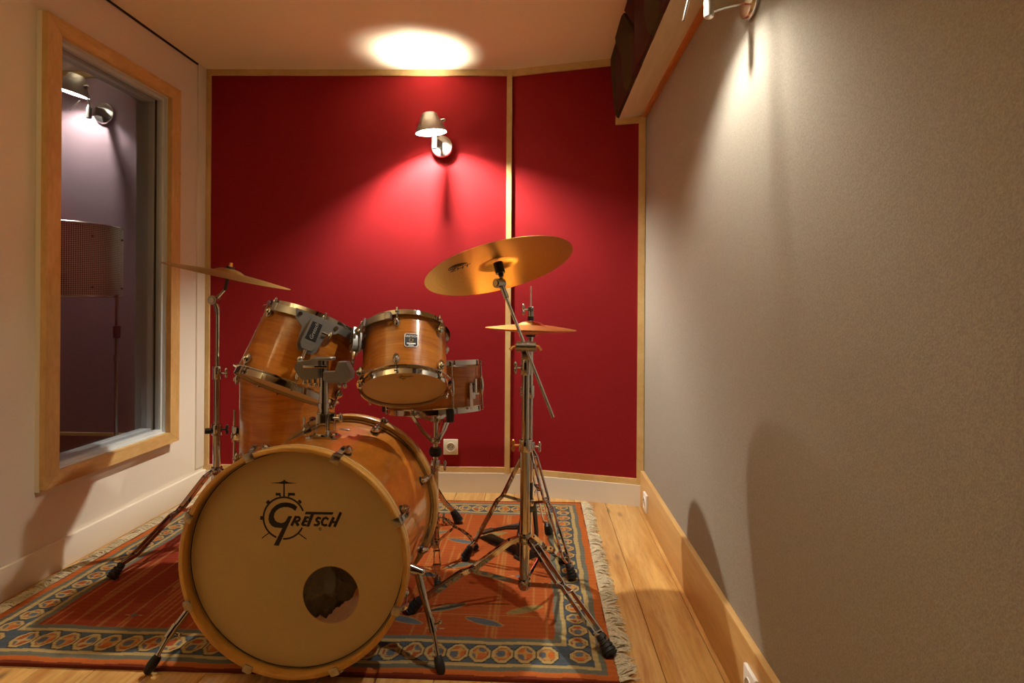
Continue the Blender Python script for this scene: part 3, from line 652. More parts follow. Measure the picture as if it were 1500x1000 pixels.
# spurs
def spur(p0, pj, p1):
    p0, pj, p1 = V(p0), V(pj), V(p1); d = (p1 - p0).normalized()
    s = MB(); s.cyl(p0, p0 + d * .075, .0115, .010, n=14); s.cyl(p0 + d * .06, pj, .0085, n=14); s.cyl(pj - d * .03, pj + d * .006, .0105, n=14); s.cyl(pj, p1 - d * .035, .0058, n=12)
    out = V((KX * 0 + p0.x, 0, p0.z - KZ)).normalized(); s.cyl(p0 - out * .035, p0 + out * .012, .0165, .013, n=18); s.ball(tuple(p0 + out * .012), .0125)
    o = s.build('spur', MT['chrome'], kick)
    w = MB(); sd = d.cross(V((0, 1, 0))).normalized(); w.cyl(pj - d * .012, pj - d * .012 + sd * .022, .0025, n=8); w.ball(tuple(pj - d * .012 + sd * .024), (.005, .005, .007)); w.build('wing_screw', MT['chrome'], o)
    f = MB(); f.cyl(p1 - d * .052, p1 - d * .044, .0085, n=14); f.build('lock_nut', MT['satin'], o)
    f = MB(); q = M.Translation(p1 - d * .05) @ zto(d); f.at(q); f.lathe([(0, 0), (.010, 0), (.0125, .008), (.0135, .025), (.011, .040), (.006, .047), (0, .049)], 20); f.build('rubber_foot', MT['rubber'], o)
    return o
spur((.287, .190, .235), (.345, .120, .105), (.377, .081, .003)); spur((-.287, .190, .235), (-.375, .09, .085), (-.413, .045, .003))
# tom holder base plate is part of the holder, badge strip on the shell
MB().box((.03, .33, KZ + .2775), (.032, .018, .004), b=.001).build('vent_badge', MT['steel'], kick)
# crumpled dark cloth inside
bm = bmesh.new(); bmesh.ops.create_icosphere(bm, subdivisions=6, radius=1)
for v in bm.verts:
    c = v.co.copy(); n_ = 0
    from mathutils import noise as mn
    n_ = mn.ridged_multi_fractal(c * 1.6 + V((3, 1, 7)), .9, 2.1, 5, 1.0, 2.0) * .16 + mn.noise(c * 2.3) * .25
    v.co = V((c.x * .098, c.y * .06, c.z * .118)) * (.78 + n_)
me = bpy.data.meshes.new('damping_cloth'); bm.to_mesh(me); bm.free()
for p in me.polygons: p.use_smooth = True
cm = fabric('dark_cloth', lin((104, 100, 100)), .2, 300); me.materials.append(cm)
co = put('damping_cloth', me, None, M.Translation((KX + .036, KY + .105, KZ - .064))); tag(co, 'crumpled dark cloth stuffed inside the bass drum, seen through the port hole', 'cloth')

# ------------------------------------------------------------------ toms
yaw = R(2.4)
def cam_axis(r, u, d):      # direction given as right, up, away as seen along the room
    c, s = math.cos(yaw), math.sin(yaw); return V((r * c - d * s, r * s + d * c, u)).normalized()
def drum_frame(loc, axis, spin):
    return M.Translation(loc) @ zto(axis) @ M.Rotation(spin, 4, 'Z')
def tom_bracket(t, r, L, a, span, k=1.0):
    """suspension mount: curved band under the top hoop, plate with receiver block at angle a"""
    z = L / 2 - .012; b = MB()
    b.lathe([(r + .019, z - .016), (r + .024, z - .016), (r + .024, z + .006), (r + .019, z + .006)], 40, closed=True, a0=a - span, a1=a + span)
    b.build('suspension_band', MT['cast'], t)
    q = M.Rotation(a, 4, 'Z') @ M.Translation((r + .020, 0, z)) @ M.Rotation(R(90), 4, 'Z') @ M.Rotation(R(90), 4, 'X') @ M.Diagonal((k, k, 1, 1))    # prism z -> radial out
    p = MB().at(q); p.prism([(-.060, .004), (.060, .004), (.052, -.018), (.030, -.032), (.024, -.078), (.016, -.088), (-.016, -.088), (-.024, -.078), (-.030, -.032), (-.052, -.018)], 0, .006)
    p.build('mount_plate', MT['cast'], t)
    p = MB().at(q); p.prism([(-.017, -.008), (.017, -.008), (.019, -.07), (.012, -.082), (-.012, -.082), (-.019, -.07)], .004, .024); rb = p.build('receiver_block', MT['cast'], t)
    p = MB().at(q); p.prism([(-.012, -.014), (.012, -.014), (.013, -.058), (-.013, -.058)], .0235, .0255); p.build('name_plate', MT['black'], rb)
    me = text_mesh('Gretsch', .0125, MT['silverprint'], .3); put('lettering', me, rb, q @ M.Translation((0, -.036, .0258)) @ M.Rotation(R(90), 4, 'Z'))
    for x, y in ((-.045, -.006), (.045, -.006)): MB().at(q).cyl((x, y, .005), (x, y, .011), .005, n=12).build('bolt', MT['chrome'], t)
    w = MB().at(q); w.cyl((.018, -.03, .014), (.036, -.03, .014), .003, n=8); w.ball((.038, -.03, .014), (.005, .010, .005)); w.build('wing_nut', MT['chrome'], t)
    ends = MB()
    for sgn in (-1, 1):
        aa = a + sgn * span; ends.at(M.Rotation(aa, 4, 'Z')); ends.box((r + .017, 0, z - .004), (.016, .020, .026), b=.002)
    ends.build('band_clip', MT['cast'], t)
# right tom (10 inch) and left tom (12 inch)
TR = drum_frame((-.420, 1.934, .816), cam_axis(-.10, 1, .595), R(0))
tomR = drum('rack_tom', 'smaller amber rack tom with black badge on its shell, beside the crash cymbal', 'drum', TR, .131, .192, 6, R(-88), 'rack toms')
tom_bracket(tomR, .131, .192, R(-146), R(48))
TL = drum_frame((-.768, 1.962, .823), cam_axis(.33, 1, .36), R(0))
tomL = drum('rack_tom', 'larger amber rack tom tilted over the floor tom, below the thin cymbal', 'drum', TL, .158, .222, 6, R(-122), 'rack toms')
tom_bracket(tomL, .158, .222, R(-66), R(48), 1.25)
# badge on the right tom
bq = M.Rotation(R(-70), 4, 'Z') @ M.Translation((.1308, 0, .002)) @ M.Rotation(R(90), 4, 'Z') @ M.Rotation(R(90), 4, 'X')
mb = MB().at(bq); o8 = [(-.021, -.018), (-.016, -.023), (.016, -.023), (.021, -.018), (.021, .018), (.016, .023), (-.016, .023), (-.021, .018)]
mb.prism(o8, -.001, .0022); bd = mb.build('badge', MT['satin'], tomR)
mb = MB().at(bq); mb.prism([(x * .88, y * .9) for x, y in o8], .002, .0026); mb.build('badge_face', MT['ink'], bd)
put('lettering', text_mesh('GRETSCH', .009, MT['silverprint']), bd, bq @ M.Translation((0, .0125, .0029)))
mb = MB().at(bq); mb.box((0, -.0115, .0027), (.026, .0035, .0006)); mb.build('print_line', MT['silverprint'], bd)
mb = MB().at(bq); mb.box((0, -.0172, .0027), (.015, .0025, .0006)); mb.build('print_line', MT['silverprint'], bd)
mb = MB().at(bq); mb.lathe([(.0035, .0022), (.0065, .0036), (.0075, .0022)], 20); mb.build('vent_grommet', MT['satin'], bd)
put('emblem', EMB, tomR, M.Translation((.012, -.085, -.0975)) @ M.Rotation(R(4), 4, 'Z') @ M.Rotation(PI, 4, 'X') @ M.Diagonal((-1, 1, 1, 1)) @ M.Rotation(PI, 4, 'Z') @ M.Scale(.024 / 264 / 2, 4))

# ------------------------------------------------------------------ tom holder
hold = thing('tom_holder', 'chrome double tom holder post standing on the bass drum', 'stand', M.Translation((-.621, 1.765, .600)))
bp = MB(); bp.at(M.Translation((0, 0, .004)))
vs = []; fs = []; nx = 12
for k_, zz in ((0, -.003), (1, .003)):
    for j, y_ in enumerate((-.034, .034)):
        for i in range(nx + 1):
            x_ = -.046 + .092 * i / nx; ins = max(0, abs(x_) - .028) * .8 * (1 if j == 0 else -1); c = math.sqrt(max(0, .285 ** 2 - x_ * x_)) - .279 - .001
            vs.append((x_, y_ + ins, c + zz))
m_ = nx + 1
for i in range(nx):
    fs += [(i, i + 1, m_ + i + 1, m_ + i), (2 * m_ + i, 3 * m_ + i, 3 * m_ + i + 1, 2 * m_ + i + 1), (i, 2 * m_ + i, 2 * m_ + i + 1, i + 1), (m_ + i, m_ + i + 1, 3 * m_ + i + 1, 3 * m_ + i)]
fs += [(0, m_, 3 * m_, 2 * m_), (nx, 2 * m_ + nx, 3 * m_ + nx, m_ + nx)]
bp.add(vs, fs).build('base_plate', MT['chrome'], hold)
b4 = MB().cyl((0, 0, 0), (0, 0, .006), .0045, n=10).mesh('bolt', MT['chrome'])
for x_, y_ in ((-.033, -.018), (.033, -.018), (-.033, .018), (.033, .018)): put('bolt', b4, hold, M.Translation((x_, y_, .007)))
sl = MB(); sl.cyl((0, 0, .005), (0, 0, .078), .019, n=24); sl.box((0, -.016, .045), (.030, .016, .060), b=.002); sl.box((.024, 0, .05), (.022, .018, .05), b=.002); sl.build('sleeve', MT['chrome'], hold)
wn = MB(); wn.cyl((.03, -.006, .062), (.05, -.006, .062), .004, n=10); wn.ball((.052, -.006, .062), (.006, .008, .016)); wn.build('wing_bolt', MT['chrome'], hold)
MB().cyl((0, 0, .06), (0, 0, .232), .0135, n=24).build('post', MT['chrome'], hold)
MB().cyl((0, 0, .090), (0, 0, .104), .0165, n=24).build('memory_collar', MT['chrome'], hold)
# left and right clamp heads
hd = MB().at(M.Translation((0, -.010, 0)) @ M.Rotation(R(90), 4, 'X'))
hd.prism([(-.072, .225), (-.018, .232), (-.008, .228), (-.008, .178), (-.052, .172), (-.066, .186), (-.078, .205)], -.024, .016); lh = hd.build('clamp_head', MT['cast'], hold)
hd = MB().at(M.Translation((0, -.010, 0)) @ M.Rotation(R(90), 4, 'X'))
hd.prism([(.006, .196), (.040, .198), (.048, .226), (.072, .226), (.088, .196), (.086, .178), (.070, .166), (.020, .166), (.006, .172)], -.022, .014); hd.build('clamp_head', MT['cast'], hold)
MB().box((0, -.006, .2335), (.062, .040, .008), b=.002).build('top_plate', MT['cast'], hold)
MB().box((-.015, -.028, .212), (.070, .006, .007), b=.001).build('clamp_bar', MT['chrome'], hold)
tb = MB()
for x_, z_ in ((-.052, .165), (-.036, .160), (-.020, .160), (.050, .160), (.066, .158)): tb.cyl((x_, -.012, z_), (x_, -.012, z_ + .018), .0045, n=10); tb.ball((x_, -.012, z_ - .002), (.0065, .0065, .008))
tb.build('adjusting_bolt', MT['chrome'], hold)
# rods to the two toms
def W2(p): return V(p) - V((-.621, 1.765, .600))
recL = TL @ (M.Rotation(R(-66), 4, 'Z') @ V((.158 + .034, 0, .222 / 2 - .012 - .096)))
recR = TR @ (M.Rotation(R(-146), 4, 'Z') @ V((.131 + .034, 0, .192 / 2 - .012 - .076)))
recL2 = TL @ (M.Rotation(R(-66), 4, 'Z') @ V((.158 + .034, 0, .222 / 2 - .03))); recR2 = TR @ (M.Rotation(R(-146), 4, 'Z') @ V((.131 + .034, 0, .192 / 2 - .03)))
def arm(rec, rec2, elbow_dir, start):
    a = W2(rec2); b = W2(rec); d = (b - a).normalized(); e = b + d * .025
    st = V(start); pts = [a, b, e]
    for k_ in range(1, 5):
        t = k_ / 5; pts.append(e * (1 - t) ** 2 + (e + d * .028 + (st - e) * .2) * 2 * t * (1 - t) + (st.lerp(e, .3)) * t * t)
    pts.append(st); MB().tube(pts, .0055, 10).build('tom_arm', MT['chrome'], hold)
arm(recL, recL2, 0, (-.055, -.012, .200)); arm(recR, recR2, 0, (.078, -.012, .196))
bl = MB(); bl.ball(tuple(W2(recL) * .55 + V((-.06, -.012, .2)) * .45 + V((-.012, -.004, -.004))), .010); bl.build('ball_joint', MT['chrome'], hold)

# ------------------------------------------------------------------ floor tom
FT = M.Translation((-.985, 2.395, .556))
ftom = drum('floor_tom', 'tall dark amber floor tom standing behind the larger rack tom', 'drum', FT, .178, .385, 8, R(-100), None, .045)
lgm = MB(); lgm.cyl((0, 0, -.553), (0, 0, .02), .0055, n=12); LEGM = lgm.mesh('leg', MT['chrome'])
ftm = MB(); ftm.cyl((0, 0, -.554), (0, 0, -.515), .013, .009, n=14); FTM = ftm.mesh('rubber_foot', MT['rubber'])
brk = MB(); brk.box((.014, 0, 0), (.030, .030, .056), b=.004); brk.cyl((.026, 0, -.032), (.026, 0, .032), .0095, n=14); brk.cyl((.022, .014, 0), (.022, .034, 0), .0035, n=8); brk.ball((.022, .038, 0), (.005, .006, .013)); BRK = brk.mesh('leg_bracket', MT['chrome'])
for a in (-172, -52, 68):
    q = M.Rotation(R(a), 4, 'Z'); put('leg_bracket', BRK, ftom, q @ M.Translation((.178, 0, -.075))); l_ = put('leg', LEGM, ftom, q @ M.Translation((.204, 0, 0))); put('rubber_foot', FTM, l_)

# ------------------------------------------------------------------ snare drum and stand
SX, SY = -.387, 2.318
TS = M.Translation((SX, SY, .684)) @ zto(cam_axis(-.05, 1, .085))
sn = drum('snare_drum', 'amber snare drum behind the smaller rack tom', 'drum', TS, .178, .165, 8, R(-118 + 45), None, .04, rods=False)
for o in [c for c in sn.children if c.name.split('.')[0] == 'lug']: bpy.data.objects.remove(o)
tl = MB(); tl.ball((.011, 0, 0), (.010, .0085, .036), 14, 10); tl.cyl((.0, 0, .018), (.008, 0, .018), .006, n=10); tl.cyl((.0, 0, -.018), (.008, 0, -.018), .006, n=10); tl.cyl((.012, 0, -.082), (.012, 0, .082), .0026, n=8); tl.box((.012, 0, .084), (.006, .006, .014), b=.001); tl.box((.012, 0, -.084), (.006, .006, .014), b=.001)
TLM = tl.mesh('tube_lug', MT['chrome'])
for i in range(8): put('tube_lug', TLM, sn, M.Rotation(R(-62 + 45 * i), 4, 'Z') @ M.Translation((.178, 0, 0)))
stn = MB().at(M.Rotation(R(-36), 4, 'Z')); stn.box((.186, 0, -.018), (.016, .026, .060), b=.003); stn.cyl((.19, -.02, -.03), (.19, .03, -.03), .005, n=10); stn.box((.200, .006, .0), (.008, .010, .05), b=.002); stn.build('strainer', MT['chrome'], sn)
MB().at(M.Rotation(R(-36), 4, 'Z')).box((.1945, -.012, -.040), (.0012, .014, .085)).build('snare_strap', MT['platewhite'], sn)
def strip_leg(root, ang, prof, foot_r, w0=.010, bw=.011, t=.0035, mat='chrome', foot=.052, fr=.0165, pairs=None):
    """double braced leg: prof = [(r, z, half gap)], rubber foot at the end, in the stand's frame"""
    q = M.Rotation(ang, 4, 'Z'); mb = MB().at(q)
    for s in (-1, 1):
        mb.bar([(r_, s * g_, z_) for r_, z_, g_ in prof], t, bw, (0, 1, 0))
    mb.cyl((prof[-1][0] - .004, 0, prof[-1][1] + .01), (prof[-1][0] + .004, 0, prof[-1][1] - .004), .006, n=10)
    for i in range(1, len(prof) - 1):
        r_, z_, g_ = prof[i]; mb.cyl((r_, -g_ - .004, z_), (r_, g_ + .004, z_), .0038, n=8)
    l_ = mb.build('leg', MT[mat], root)
    a, b = V((prof[-2][0], 0, prof[-2][1])), V((prof[-1][0], 0, prof[-1][1])); d = (b - a).normalized(); d = (d + V((0, 0, -.55))).normalized()
    tip = V((foot_r, 0, .013)); f = MB().at(q @ M.Translation(tip - d * foot) @ zto(d))
    pr = [(0, 0), (fr * .62, 0)]
    for k_ in range(4):
        z0 = foot * (.12 + .19 * k_); rr = fr * (.72 + .07 * k_); pr += [(rr, z0), (rr + .001, z0 + foot * .13), (rr - .0016, z0 + foot * .145), (rr - .0016, z0 + foot * .18)]
    pr += [(fr, foot * .92), (fr * .8, foot), (0, foot)]
    f.lathe(pr, 18); f.build('rubber_foot', MT['rubber'], l_); return l_
def brace(root, ang, p0, p1, w=.012, t=.003, mat='chrome'):
    q = M.Rotation(ang, 4, 'Z'); mb = MB().at(q); mb.bar([(p0[0], 0, p0[1]), (p1[0], 0, p1[1])], t, w, (0, 1, 0)); mb.cyl((p1[0], -.006, p1[1]), (p1[0], .006, p1[1]), .005, n=8); return mb.build('brace', MT[mat], root)
def collar(root, z, r, h, name='collar', x=0, y=0, wing=None, mat='chrome', wmat='chrome'):
    mb = MB(); mb.at(M.Translation((x, y, z))); mb.lathe([(0, -h / 2), (r, -h / 2), (r + .001, -h / 2 + .002), (r + .001, h / 2 - .002), (r, h / 2), (0, h / 2)], 24); mb.box((0, -r * .9, 0), (.012, .014, h * .8), b=.002)
    o = mb.build(name, MT[mat], root)
    if wing is not None:
        d = V((math.cos(wing), math.sin(wing), 0)); c = V((x, y, z)); w = MB(); w.cyl(c + d * r * .8, c + d * (r + .016), .004, n=10)
        s = d.cross(V((0, 0, 1))); w.ball(tuple(c + d * (r + .020) + V((0, 0, .009))), (.006, .006, .012)); w.ball(tuple(c + d * (r + .020) - V((0, 0, .009))), (.006, .006, .012)); w.build('wing_bolt', MT[wmat], o)
    return o
def legs_to(root_loc, feet):
    out = []
    for f in feet:
        d = V((f[0] - root_loc[0], f[1] - root_loc[1])); out.append((math.atan2(d.y, d.x), d.length))
    return out
ssp = (-.384, 2.321)
ss = thing('snare_stand', 'low chrome stand with rubber tipped basket holding the snare drum', 'stand', M.Translation((ssp[0], ssp[1], 0)))
for a, r_ in legs_to(ssp, [(-.338, 2.105), (-.242, 2.465), (-.592, 2.370)]):
    strip_leg(ss, a, [(.014, .185, .005), (.055, .165, .010), (.085, .135, .009), (.100, .122, .0045), (.125, .108, .0085), (.165, .075, .0105), (r_ - .015, .045, .003)], r_, bw=.009, foot=.040, fr=.014)
    brace(ss, a, (.014, .09), (.095, .128), .010)
MB().cyl((0, 0, .07), (0, 0, .40), .0125, n=18).build('lower_tube', MT['chrome'], ss)
MB().cyl((0, 0, .36), (0, 0, .565), .0095, n=16).build('upper_tube', MT['chrome'], ss)
collar(ss, .186, .017, .03, 'leg_collar', wing=R(-20)); collar(ss, .088, .016, .022, 'lower_hub'); collar(ss, .385, .017, .04, 'height_clamp', wing=R(-10))
MB().at(M.Translation((0, 0, .435))).lathe([(0, -.016), (.020, -.016), (.025, -.008), (.025, .008), (.020, .016), (0, .016)], 24).build('basket_knob', MT['rubber'], ss)
collar(ss, .478, .016, .022, 'basket_slider'); collar(ss, .562, .017, .028, 'basket_head')
for a in (-66, 60, 178):
    q = M.Rotation(R(a), 4, 'Z')
    mb = MB().at(q); mb.bar([(.012, 0, .556), (.06, 0, .566), (.12, 0, .574), (.172, 0, .582), (.192, 0, .588)], .004, .012, (0, 1, 0)); ar = mb.build('basket_arm', MT['chrome'], ss)
    mb = MB().at(q); mb.box((.196, 0, .604), (.022, .026, .046), b=.006); mb.build('rubber_grip', MT['rubber'], ar)
    mb = MB().at(q); mb.bar([(.014, .006, .476), (.05, .006, .510), (.088, .006, .566)], .003, .010, (0, 1, 0)); mb.bar([(.014, -.006, .476), (.05, -.006, .510), (.088, -.006, .566)], .003, .010, (0, 1, 0)); mb.build('basket_link', MT['chrome'], ss)

# ------------------------------------------------------------------ cymbals
def cymbal(name, label, T, r, bell_r, bell_h, bow, mat, group, flip=False):
    """origin at the hole, axis Z up"""
    prof = []; n = 22
    for i in range(n + 1):
        q = i / n; x_ = .006 + (r - .006) * q
        if x_ < bell_r: z_ = bow + bell_h * math.sqrt(max(0, 1 - (x_ / bell_r) ** 2 * .92))
        else: z_ = 0
        prof.append((x_, z_))
    e0 = bow + bell_h * math.sqrt(.08)
    prof = [(x_, z_ if x_ < bell_r else e0 * .9 - (e0 * .9) * ((x_ - bell_r) / (r - bell_r)) ** 1.25) for x_, z_ in prof]
    top = [(x_, z_ + .0006) for x_, z_ in prof]; bot = [(x_, z_ - .0006) for x_, z_ in prof][::-1]
    t = thing(name, label, 'cymbal', T, group)
    MB().lathe(top + bot, 96, closed=True).build('bronze_disc', mat, t, 50); return t
# crash on the boom stand
CC = V((-.130, 2.06, 1.116)); cax = cam_axis(-.26, 1, .27)
TC = M.Translation(CC) @ zto(cax)
crash = cymbal('crash_cymbal', 'large bronze cymbal tilted high on the boom stand, underside showing', TC, .254, .058, .020, .012, MT['brass'], 'cymbals')
em = MB()
for rr in (.006, .011, .016, .021, .026):
    em.lathe([(rr, 0), (rr + .0022, 0), (rr + .0022, .0006), (rr, .0006)], 28, closed=True, a0=R(15), a1=R(195))
EMC = em.mesh('print_rings', MT['ink'])
# ------------------------------------------------------------------ boom cymbal stand
bsp = (-.038, 2.010)
bs = thing('boom_cymbal_stand', 'chrome boom stand on double braced legs carrying the large tilted cymbal', 'stand', M.Translation((bsp[0], bsp[1], 0)))
for a, r_ in legs_to(bsp, [(.214, 1.732), (.112, 2.376), (-.408, 1.945)]):
    strip_leg(bs, a, [(.018, .232, .008), (.05, .222, .012), (.165, .142, .012), (.180, .136, .0055), (.205, .128, .012), (.320, .055, .013), (r_ - .022, .045, .003)], r_, bw=.014, t=.004, foot=.060, fr=.021)
    brace(bs, a, (.014, .085), (.172, .134), .014)
MB().cyl((0, 0, .066), (0, 0, .54), .0158, n=24).build('lower_tube', MT['chrome'], bs)
MB().cyl((0, 0, .52), (0, 0, .845), .0125, n=24).build('upper_tube', MT['chrome'], bs)
collar(bs, .232, .021, .030, 'leg_collar'); collar(bs, .086, .020, .026, 'lower_hub'); collar(bs, .535, .020, .040, 'height_clamp', wing=R(190), wmat='copper'); collar(bs, .790, .0155, .05, 'tilter_base', wing=R(200))
# boom clamp
P0 = V((-.122, 2.040, 1.062)) - V((bsp[0], bsp[1], 0)); P1 = V((.051, 1.956, .636)) - V((bsp[0], bsp[1], 0)); bd_ = (P1 - P0).normalized()
PC = P0 + (P1 - P0) * ((.858 - P0.z) / (P1.z - P0.z))
cb = MB(); cb.cyl((-.030, -.004, .858), (.034, -.010, .858), .017, n=24); cb.cyl((-.012, -.004, .858), (-.008, -.004, .858), .0195, n=24); cb.cyl((.004, -.006, .858), (.010, -.006, .858), .0195, n=24); cb.box((0, -.002, .836), (.030, .026, .046), b=.004); cb.build('boom_clamp', MT['steel'], bs)
wb = MB(); wb.tube([(-.028, -.004, .86), (-.042, -.006, .856), (-.052, -.010, .848)], .005, 8); wb.tube([(.03, -.01, .862), (.042, -.012, .858), (.050, -.012, .846)], .005, 8); wb.build('wing_bolt', MT['copper'], bs)
off = V((0, -.020, 0)) 
MB().cyl(P0 + off * 0, P1, .0055, n=14).build('boom_rod', MT['satin'], bs)
hl = MB()
for k_ in range(5):
    c = P1 - bd_ * (.010 + .047 * k_) + V((0, -.0053, 0)); hl.cyl(c, c + V((0, -.0008, 0)), .0016, n=8)
hl.build('boom_hole', MT['black'], bs)
tip = CC - V((bsp[0], bsp[1], 0)) - cax * .030
tl_ = MB(); kn = P0.lerp(tip, .12) ; tl_.cyl(P0 + bd_ * .05, P0 - bd_ * .004, .009, .0095, n=16); tl_.cyl(kn + V((-.016, -.014, .0)), kn + V((.004, .010, .0)), .016, n=22); tl_.cyl(kn, tip, .008, .005, n=14); tl_.build('tilter', MT['steel'], bs)
MB().cyl(kn + V((-.018, -.016, 0)), kn + V((-.016, -.014, 0)), .010, n=20).build('ratchet_cap', MT['chrome'], bs)
C0 = CC - V((bsp[0], bsp[1], 0))
MB().cyl(tip, C0 - cax * .004, .0085, n=16).build('sleeve', MT['black'], bs); MB().cyl(C0 - cax * .018, C0 + cax * .020, .0165, n=20).build('felt_washer', MT['black'], bs)
MB().cyl(C0 + cax * .03, C0 + cax * .075, .004, n=10).build('cymbal_screw', MT['chrome'], bs)
# print on the cymbal's underside: position found in the cymbal's frame
cz = TC.to_3x3().inverted() @ V((-.125, -.095, .0)); cz.z = 0; cz.normalize()
zn = -(V((0, 0, 1)) + cz * .085).normalized(); xr_ = TC.to_3x3().inverted() @ V((1, 0, .2)); xr_ = (xr_ - zn * xr_.dot(zn)).normalized(); yr_ = zn.cross(xr_)
q = M.Translation(cz * .158 + V((0, 0, .0080))) @ M((xr_, yr_, zn)).transposed().to_4x4() @ M.Diagonal((1.2, 1.2, 1, 1))
put('print_rings', EMC, crash, q @ M.Translation((0, -.004, 0))); put('lettering', text_mesh('ZHT', .030, MT['ink'], .2, .0004), crash, q @ M.Translation((0, -.020, 0)))

# ------------------------------------------------------------------ hi-hat
hhp = (-.027, 2.411)
hh = thing('hi_hat_stand', 'chrome hi-hat stand with black pedal behind the boom stand', 'stand', M.Translation((hhp[0], hhp[1], 0)))
for a, r_ in legs_to(hhp, [(-.277, 2.364), (.134, 2.211), (.055, 2.659)]):
    strip_leg(hh, a, [(.016, .425, .006), (.030, .405, .011), (.100, .262, .012), (.112, .245, .0055), (.128, .232, .011), (.215, .075, .0125), (r_ - .014, .050, .003)], r_, bw=.011, t=.004, foot=.055, fr=.019)
    brace(hh, a, (.012, .222), (.106, .252), .011)
MB().cyl((0, 0, .05), (0, 0, .46), .0125, n=20).build('lower_tube', MT['chrome'], hh); MB().cyl((0, 0, .42), (0, 0, .872), .0105, n=20).build('upper_tube', MT['chrome'], hh)
collar(hh, .440, .018, .040, 'height_clamp', wing=R(-8), wmat='satin'); collar(hh, .222, .016, .026, 'lower_hub'); collar(hh, .655, .015, .05, 'memory_lock', wing=R(190))
MB().cyl((0, 0, .22), (0, 0, .30), .013, n=16).build('spring_housing', MT['black'], hh)
MB().cyl((0, 0, .870), (0, 0, .888), .020, .017, n=20).build('cymbal_seat', MT['black'], hh)
MB().cyl((0, 0, .85), (0, 0, 1.068), .003, n=8).build('pull_rod', MT['chrome'], hh)
cu = MB(); cu.cyl((0, 0, .950), (0, 0, .986), .0115, n=18); cu.box((0, 0, .978), (.022, .022, .020), b=.002); cu.build('clutch', MT['steel'], hh)
cw = MB(); cw.cyl((-.009, 0, .976), (-.026, 0, .976), .004, n=8); cw.ball((-.029, 0, .987), (.006, .006, .012)); cw.ball((-.029, 0, .965), (.006, .006, .012)); cw.build('clutch_wing', MT['steel'], hh)
MB().cyl((0, 0, .934), (0, 0, .950), .013, n=18).build('clutch_felt', MT['black'], hh)
# pedal: A frame, base plate, footboard towards the drummer
pa = math.atan2(2.60 - hhp[1], -.20 - hhp[0]); q = M.Rotation(pa, 4, 'Z')
fr_ = MB().at(q)
for s in (-1, 1): fr_.bar([(0, s * .012, .215), (.004, s * .030, .185), (.010, s * .046, .10), (.012, s * .048, .012)], .010, .014, (1, 0, 0))
fr_.box((0, 0, .20), (.026, .050, .032), b=.003); fr_.build('pedal_frame', MT['black'], hh)
pb = MB().at(q); pb.box((.13, 0, .008), (.30, .060, .010), b=.003); pb.box((.010, 0, .012), (.040, .115, .016), b=.004); pb.build('pedal_base', MT['black'], hh)
ft_ = MB().at(q); ft_.bar([(.030, 0, .118), (.10, 0, .098), (.20, 0, .058), (.245, 0, .036), (.29, 0, .028)], .078, .008, (0, 1, 0)); fb = ft_.build('footboard', base_mat('brown_black_metal', (.05, .035, .025), .35, .6), hh)
ft_ = MB().at(q); ft_.bar([(.035, 0, .124), (.10, 0, .104), (.20, 0, .064)], .050, .004, (0, 1, 0)); ft_.build('tread', MT['rubber'], fb)
MB().at(q).bar([(.032, 0, .12), (.02, 0, .17), (.004, 0, .21)], .014, .003, (0, 1, 0)).build('pull_strap', MT['black'], hh)
cymbal('hi_hat_cymbal', 'top hi-hat cymbal, bell up, clamped on the pull rod', M.Translation((hhp[0], hhp[1], .901)) @ M.Rotation(R(1.5), 4, 'Y'), .178, .047, .016, .013, MT['copper'], 'hi-hat pair')
cymbal('hi_hat_cymbal', 'bottom hi-hat cymbal, bell down, on the hi-hat stand', M.Translation((hhp[0], hhp[1], .899)) @ M.Rotation(R(1.5), 4, 'Y') @ FLIP, .178, .047, .012, .010, MT['copper'], 'hi-hat pair')

# ------------------------------------------------------------------ cymbal stand on the left
lsp = (-1.327, 2.497)
ls = thing('cymbal_stand', 'straight chrome cymbal stand beside the floor tom and cream wall', 'stand', M.Translation((lsp[0], lsp[1], 0)))
for a, r_ in legs_to(lsp, [(-1.510, 2.121), (-1.56, 2.85), (-.912, 2.530)]):
    strip_leg(ls, a, [(.018, .300, .007), (.05, .285, .011), (.150, .190, .011), (.170, .178, .0055), (.195, .168, .011), (.33, .07, .012), (r_ - .022, .045, .003)], r_, bw=.013, t=.004, foot=.056, fr=.020)
    brace(ls, a, (.014, .13), (.160, .184), .013)
MB().cyl((0, 0, .10), (0, 0, .46), .0158, n=20).build('lower_tube', MT['chrome'], ls); MB().cyl((0, 0, .44), (0, 0, .72), .0128, n=20).build('middle_tube', MT['chrome'], ls); MB().cyl((0, 0, .68), (0, 0, .955), .0098, n=20).build('upper_tube', MT['chrome'], ls)
collar(ls, .300, .021, .03, 'leg_collar'); collar(ls, .130, .020, .026, 'lower_hub'); collar(ls, .470, .020, .045, 'height_clamp', wing=R(8), wmat='black'); collar(ls, .705, .0165, .055, 'upper_clamp', wing=R(5))
MB().cyl((-.012, -.02, .468), (-.034, -.028, .468), .012, n=14).build('clamp_knob', MT['black'], ls)
LC = V((-1.285, 2.500, 1.105)); lax = cam_axis(.215, .976, .015); L0 = LC - V((lsp[0], lsp[1], 0))
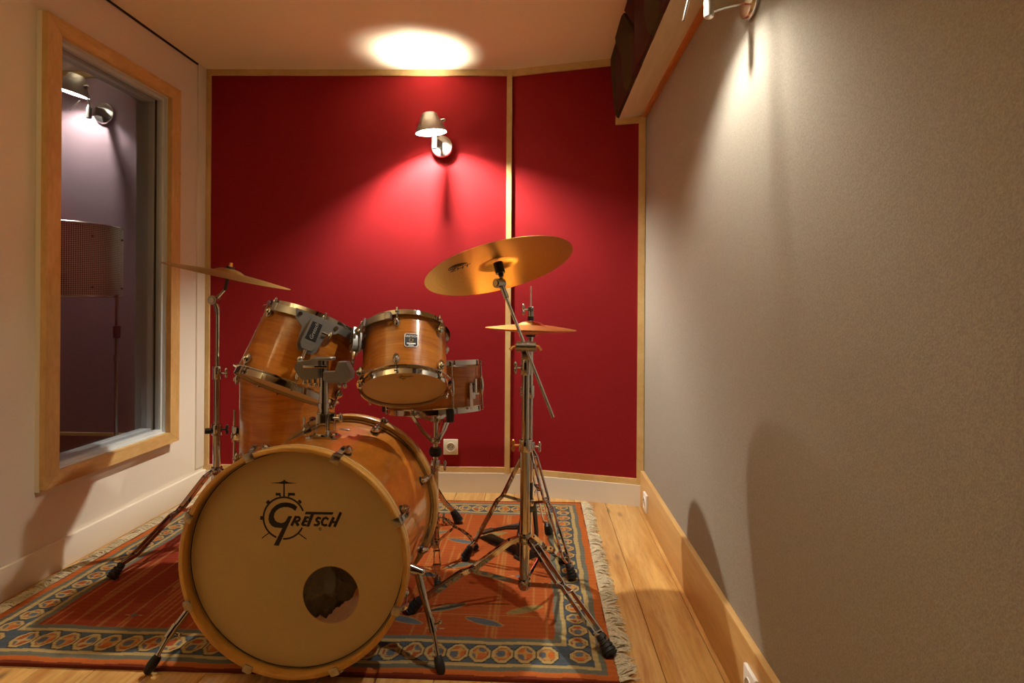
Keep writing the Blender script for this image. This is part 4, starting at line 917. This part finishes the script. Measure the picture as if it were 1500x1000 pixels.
tk = MB(); tk.tube([(0, 0, .945), (-.002, 0, .972), (-.010, -.004, .998)], [.0105, .012, .009], 14); tk.cyl((-.012, -.026, 1.006), (-.010, .012, 1.006), .019, n=24); tk.cyl((-.006, -.004, 1.010), tuple(L0 - lax * .055), .008, .006, n=14); tk.build('tilter', MT['steel'], ls)
MB().cyl((-.012, -.029, 1.006), (-.012, -.026, 1.006), .011, n=20).build('ratchet_cap', MT['chrome'], ls)
MB().cyl(tuple(L0 - lax * .06), tuple(L0 - lax * .0), .0065, n=14).build('sleeve', MT['black'], ls); MB().cyl(tuple(L0 + lax * .026), tuple(L0 + lax * .042), .018, .016, n=20).build('felt_washer', MT['black'], ls)
MB().cyl(tuple(L0 + lax * .042), tuple(L0 + lax * .058), .009, .006, n=14).build('wing_nut', MT['copper'], ls)
cymbal('thin_cymbal', 'large bronze cymbal seen edge on beside the timber framed window', M.Translation(LC) @ zto(lax), .250, .055, .020, .013, MT['brass'], 'cymbals')

# ------------------------------------------------------------------ drum stool (only one foot shows behind the bass drum)
dsp = (-.71, 2.72)
ds = thing('drum_stool', 'low drum stool mostly hidden behind the bass drum, one chrome leg showing', 'stool', M.Translation((dsp[0], dsp[1], 0)))
for a in (0, 118, 242):
    r_ = math.dist(dsp, (-.348, 2.768)); a_ = math.atan2(2.768 - dsp[1], -.348 - dsp[0]) + R(a)
    if a == 118: r_ *= .8
    strip_leg(ds, a_, [(.018, .270, .008), (.05, .265, .012), (.20, .215, .013), (.25, .18, .013), (.30, .10, .013), (r_ - .018, .055, .005)], r_, bw=.017, t=.005, foot=.060, fr=.022)
    brace(ds, a_, (.014, .12), (.285, .125), .013)
MB().cyl((0, 0, .09), (0, 0, .32), .0145, n=20).build('post', MT['chrome'], ds); collar(ds, .27, .022, .03, 'leg_collar'); collar(ds, .12, .020, .026, 'lower_hub')
MB().at(M.Translation((0, 0, .32))).lathe([(0, 0), (.125, 0), (.14, .01), (.145, .03), (.14, .05), (.12, .06), (0, .062)], 40).build('seat', base_mat('black_vinyl', (.02, .02, .02), .4), ds)
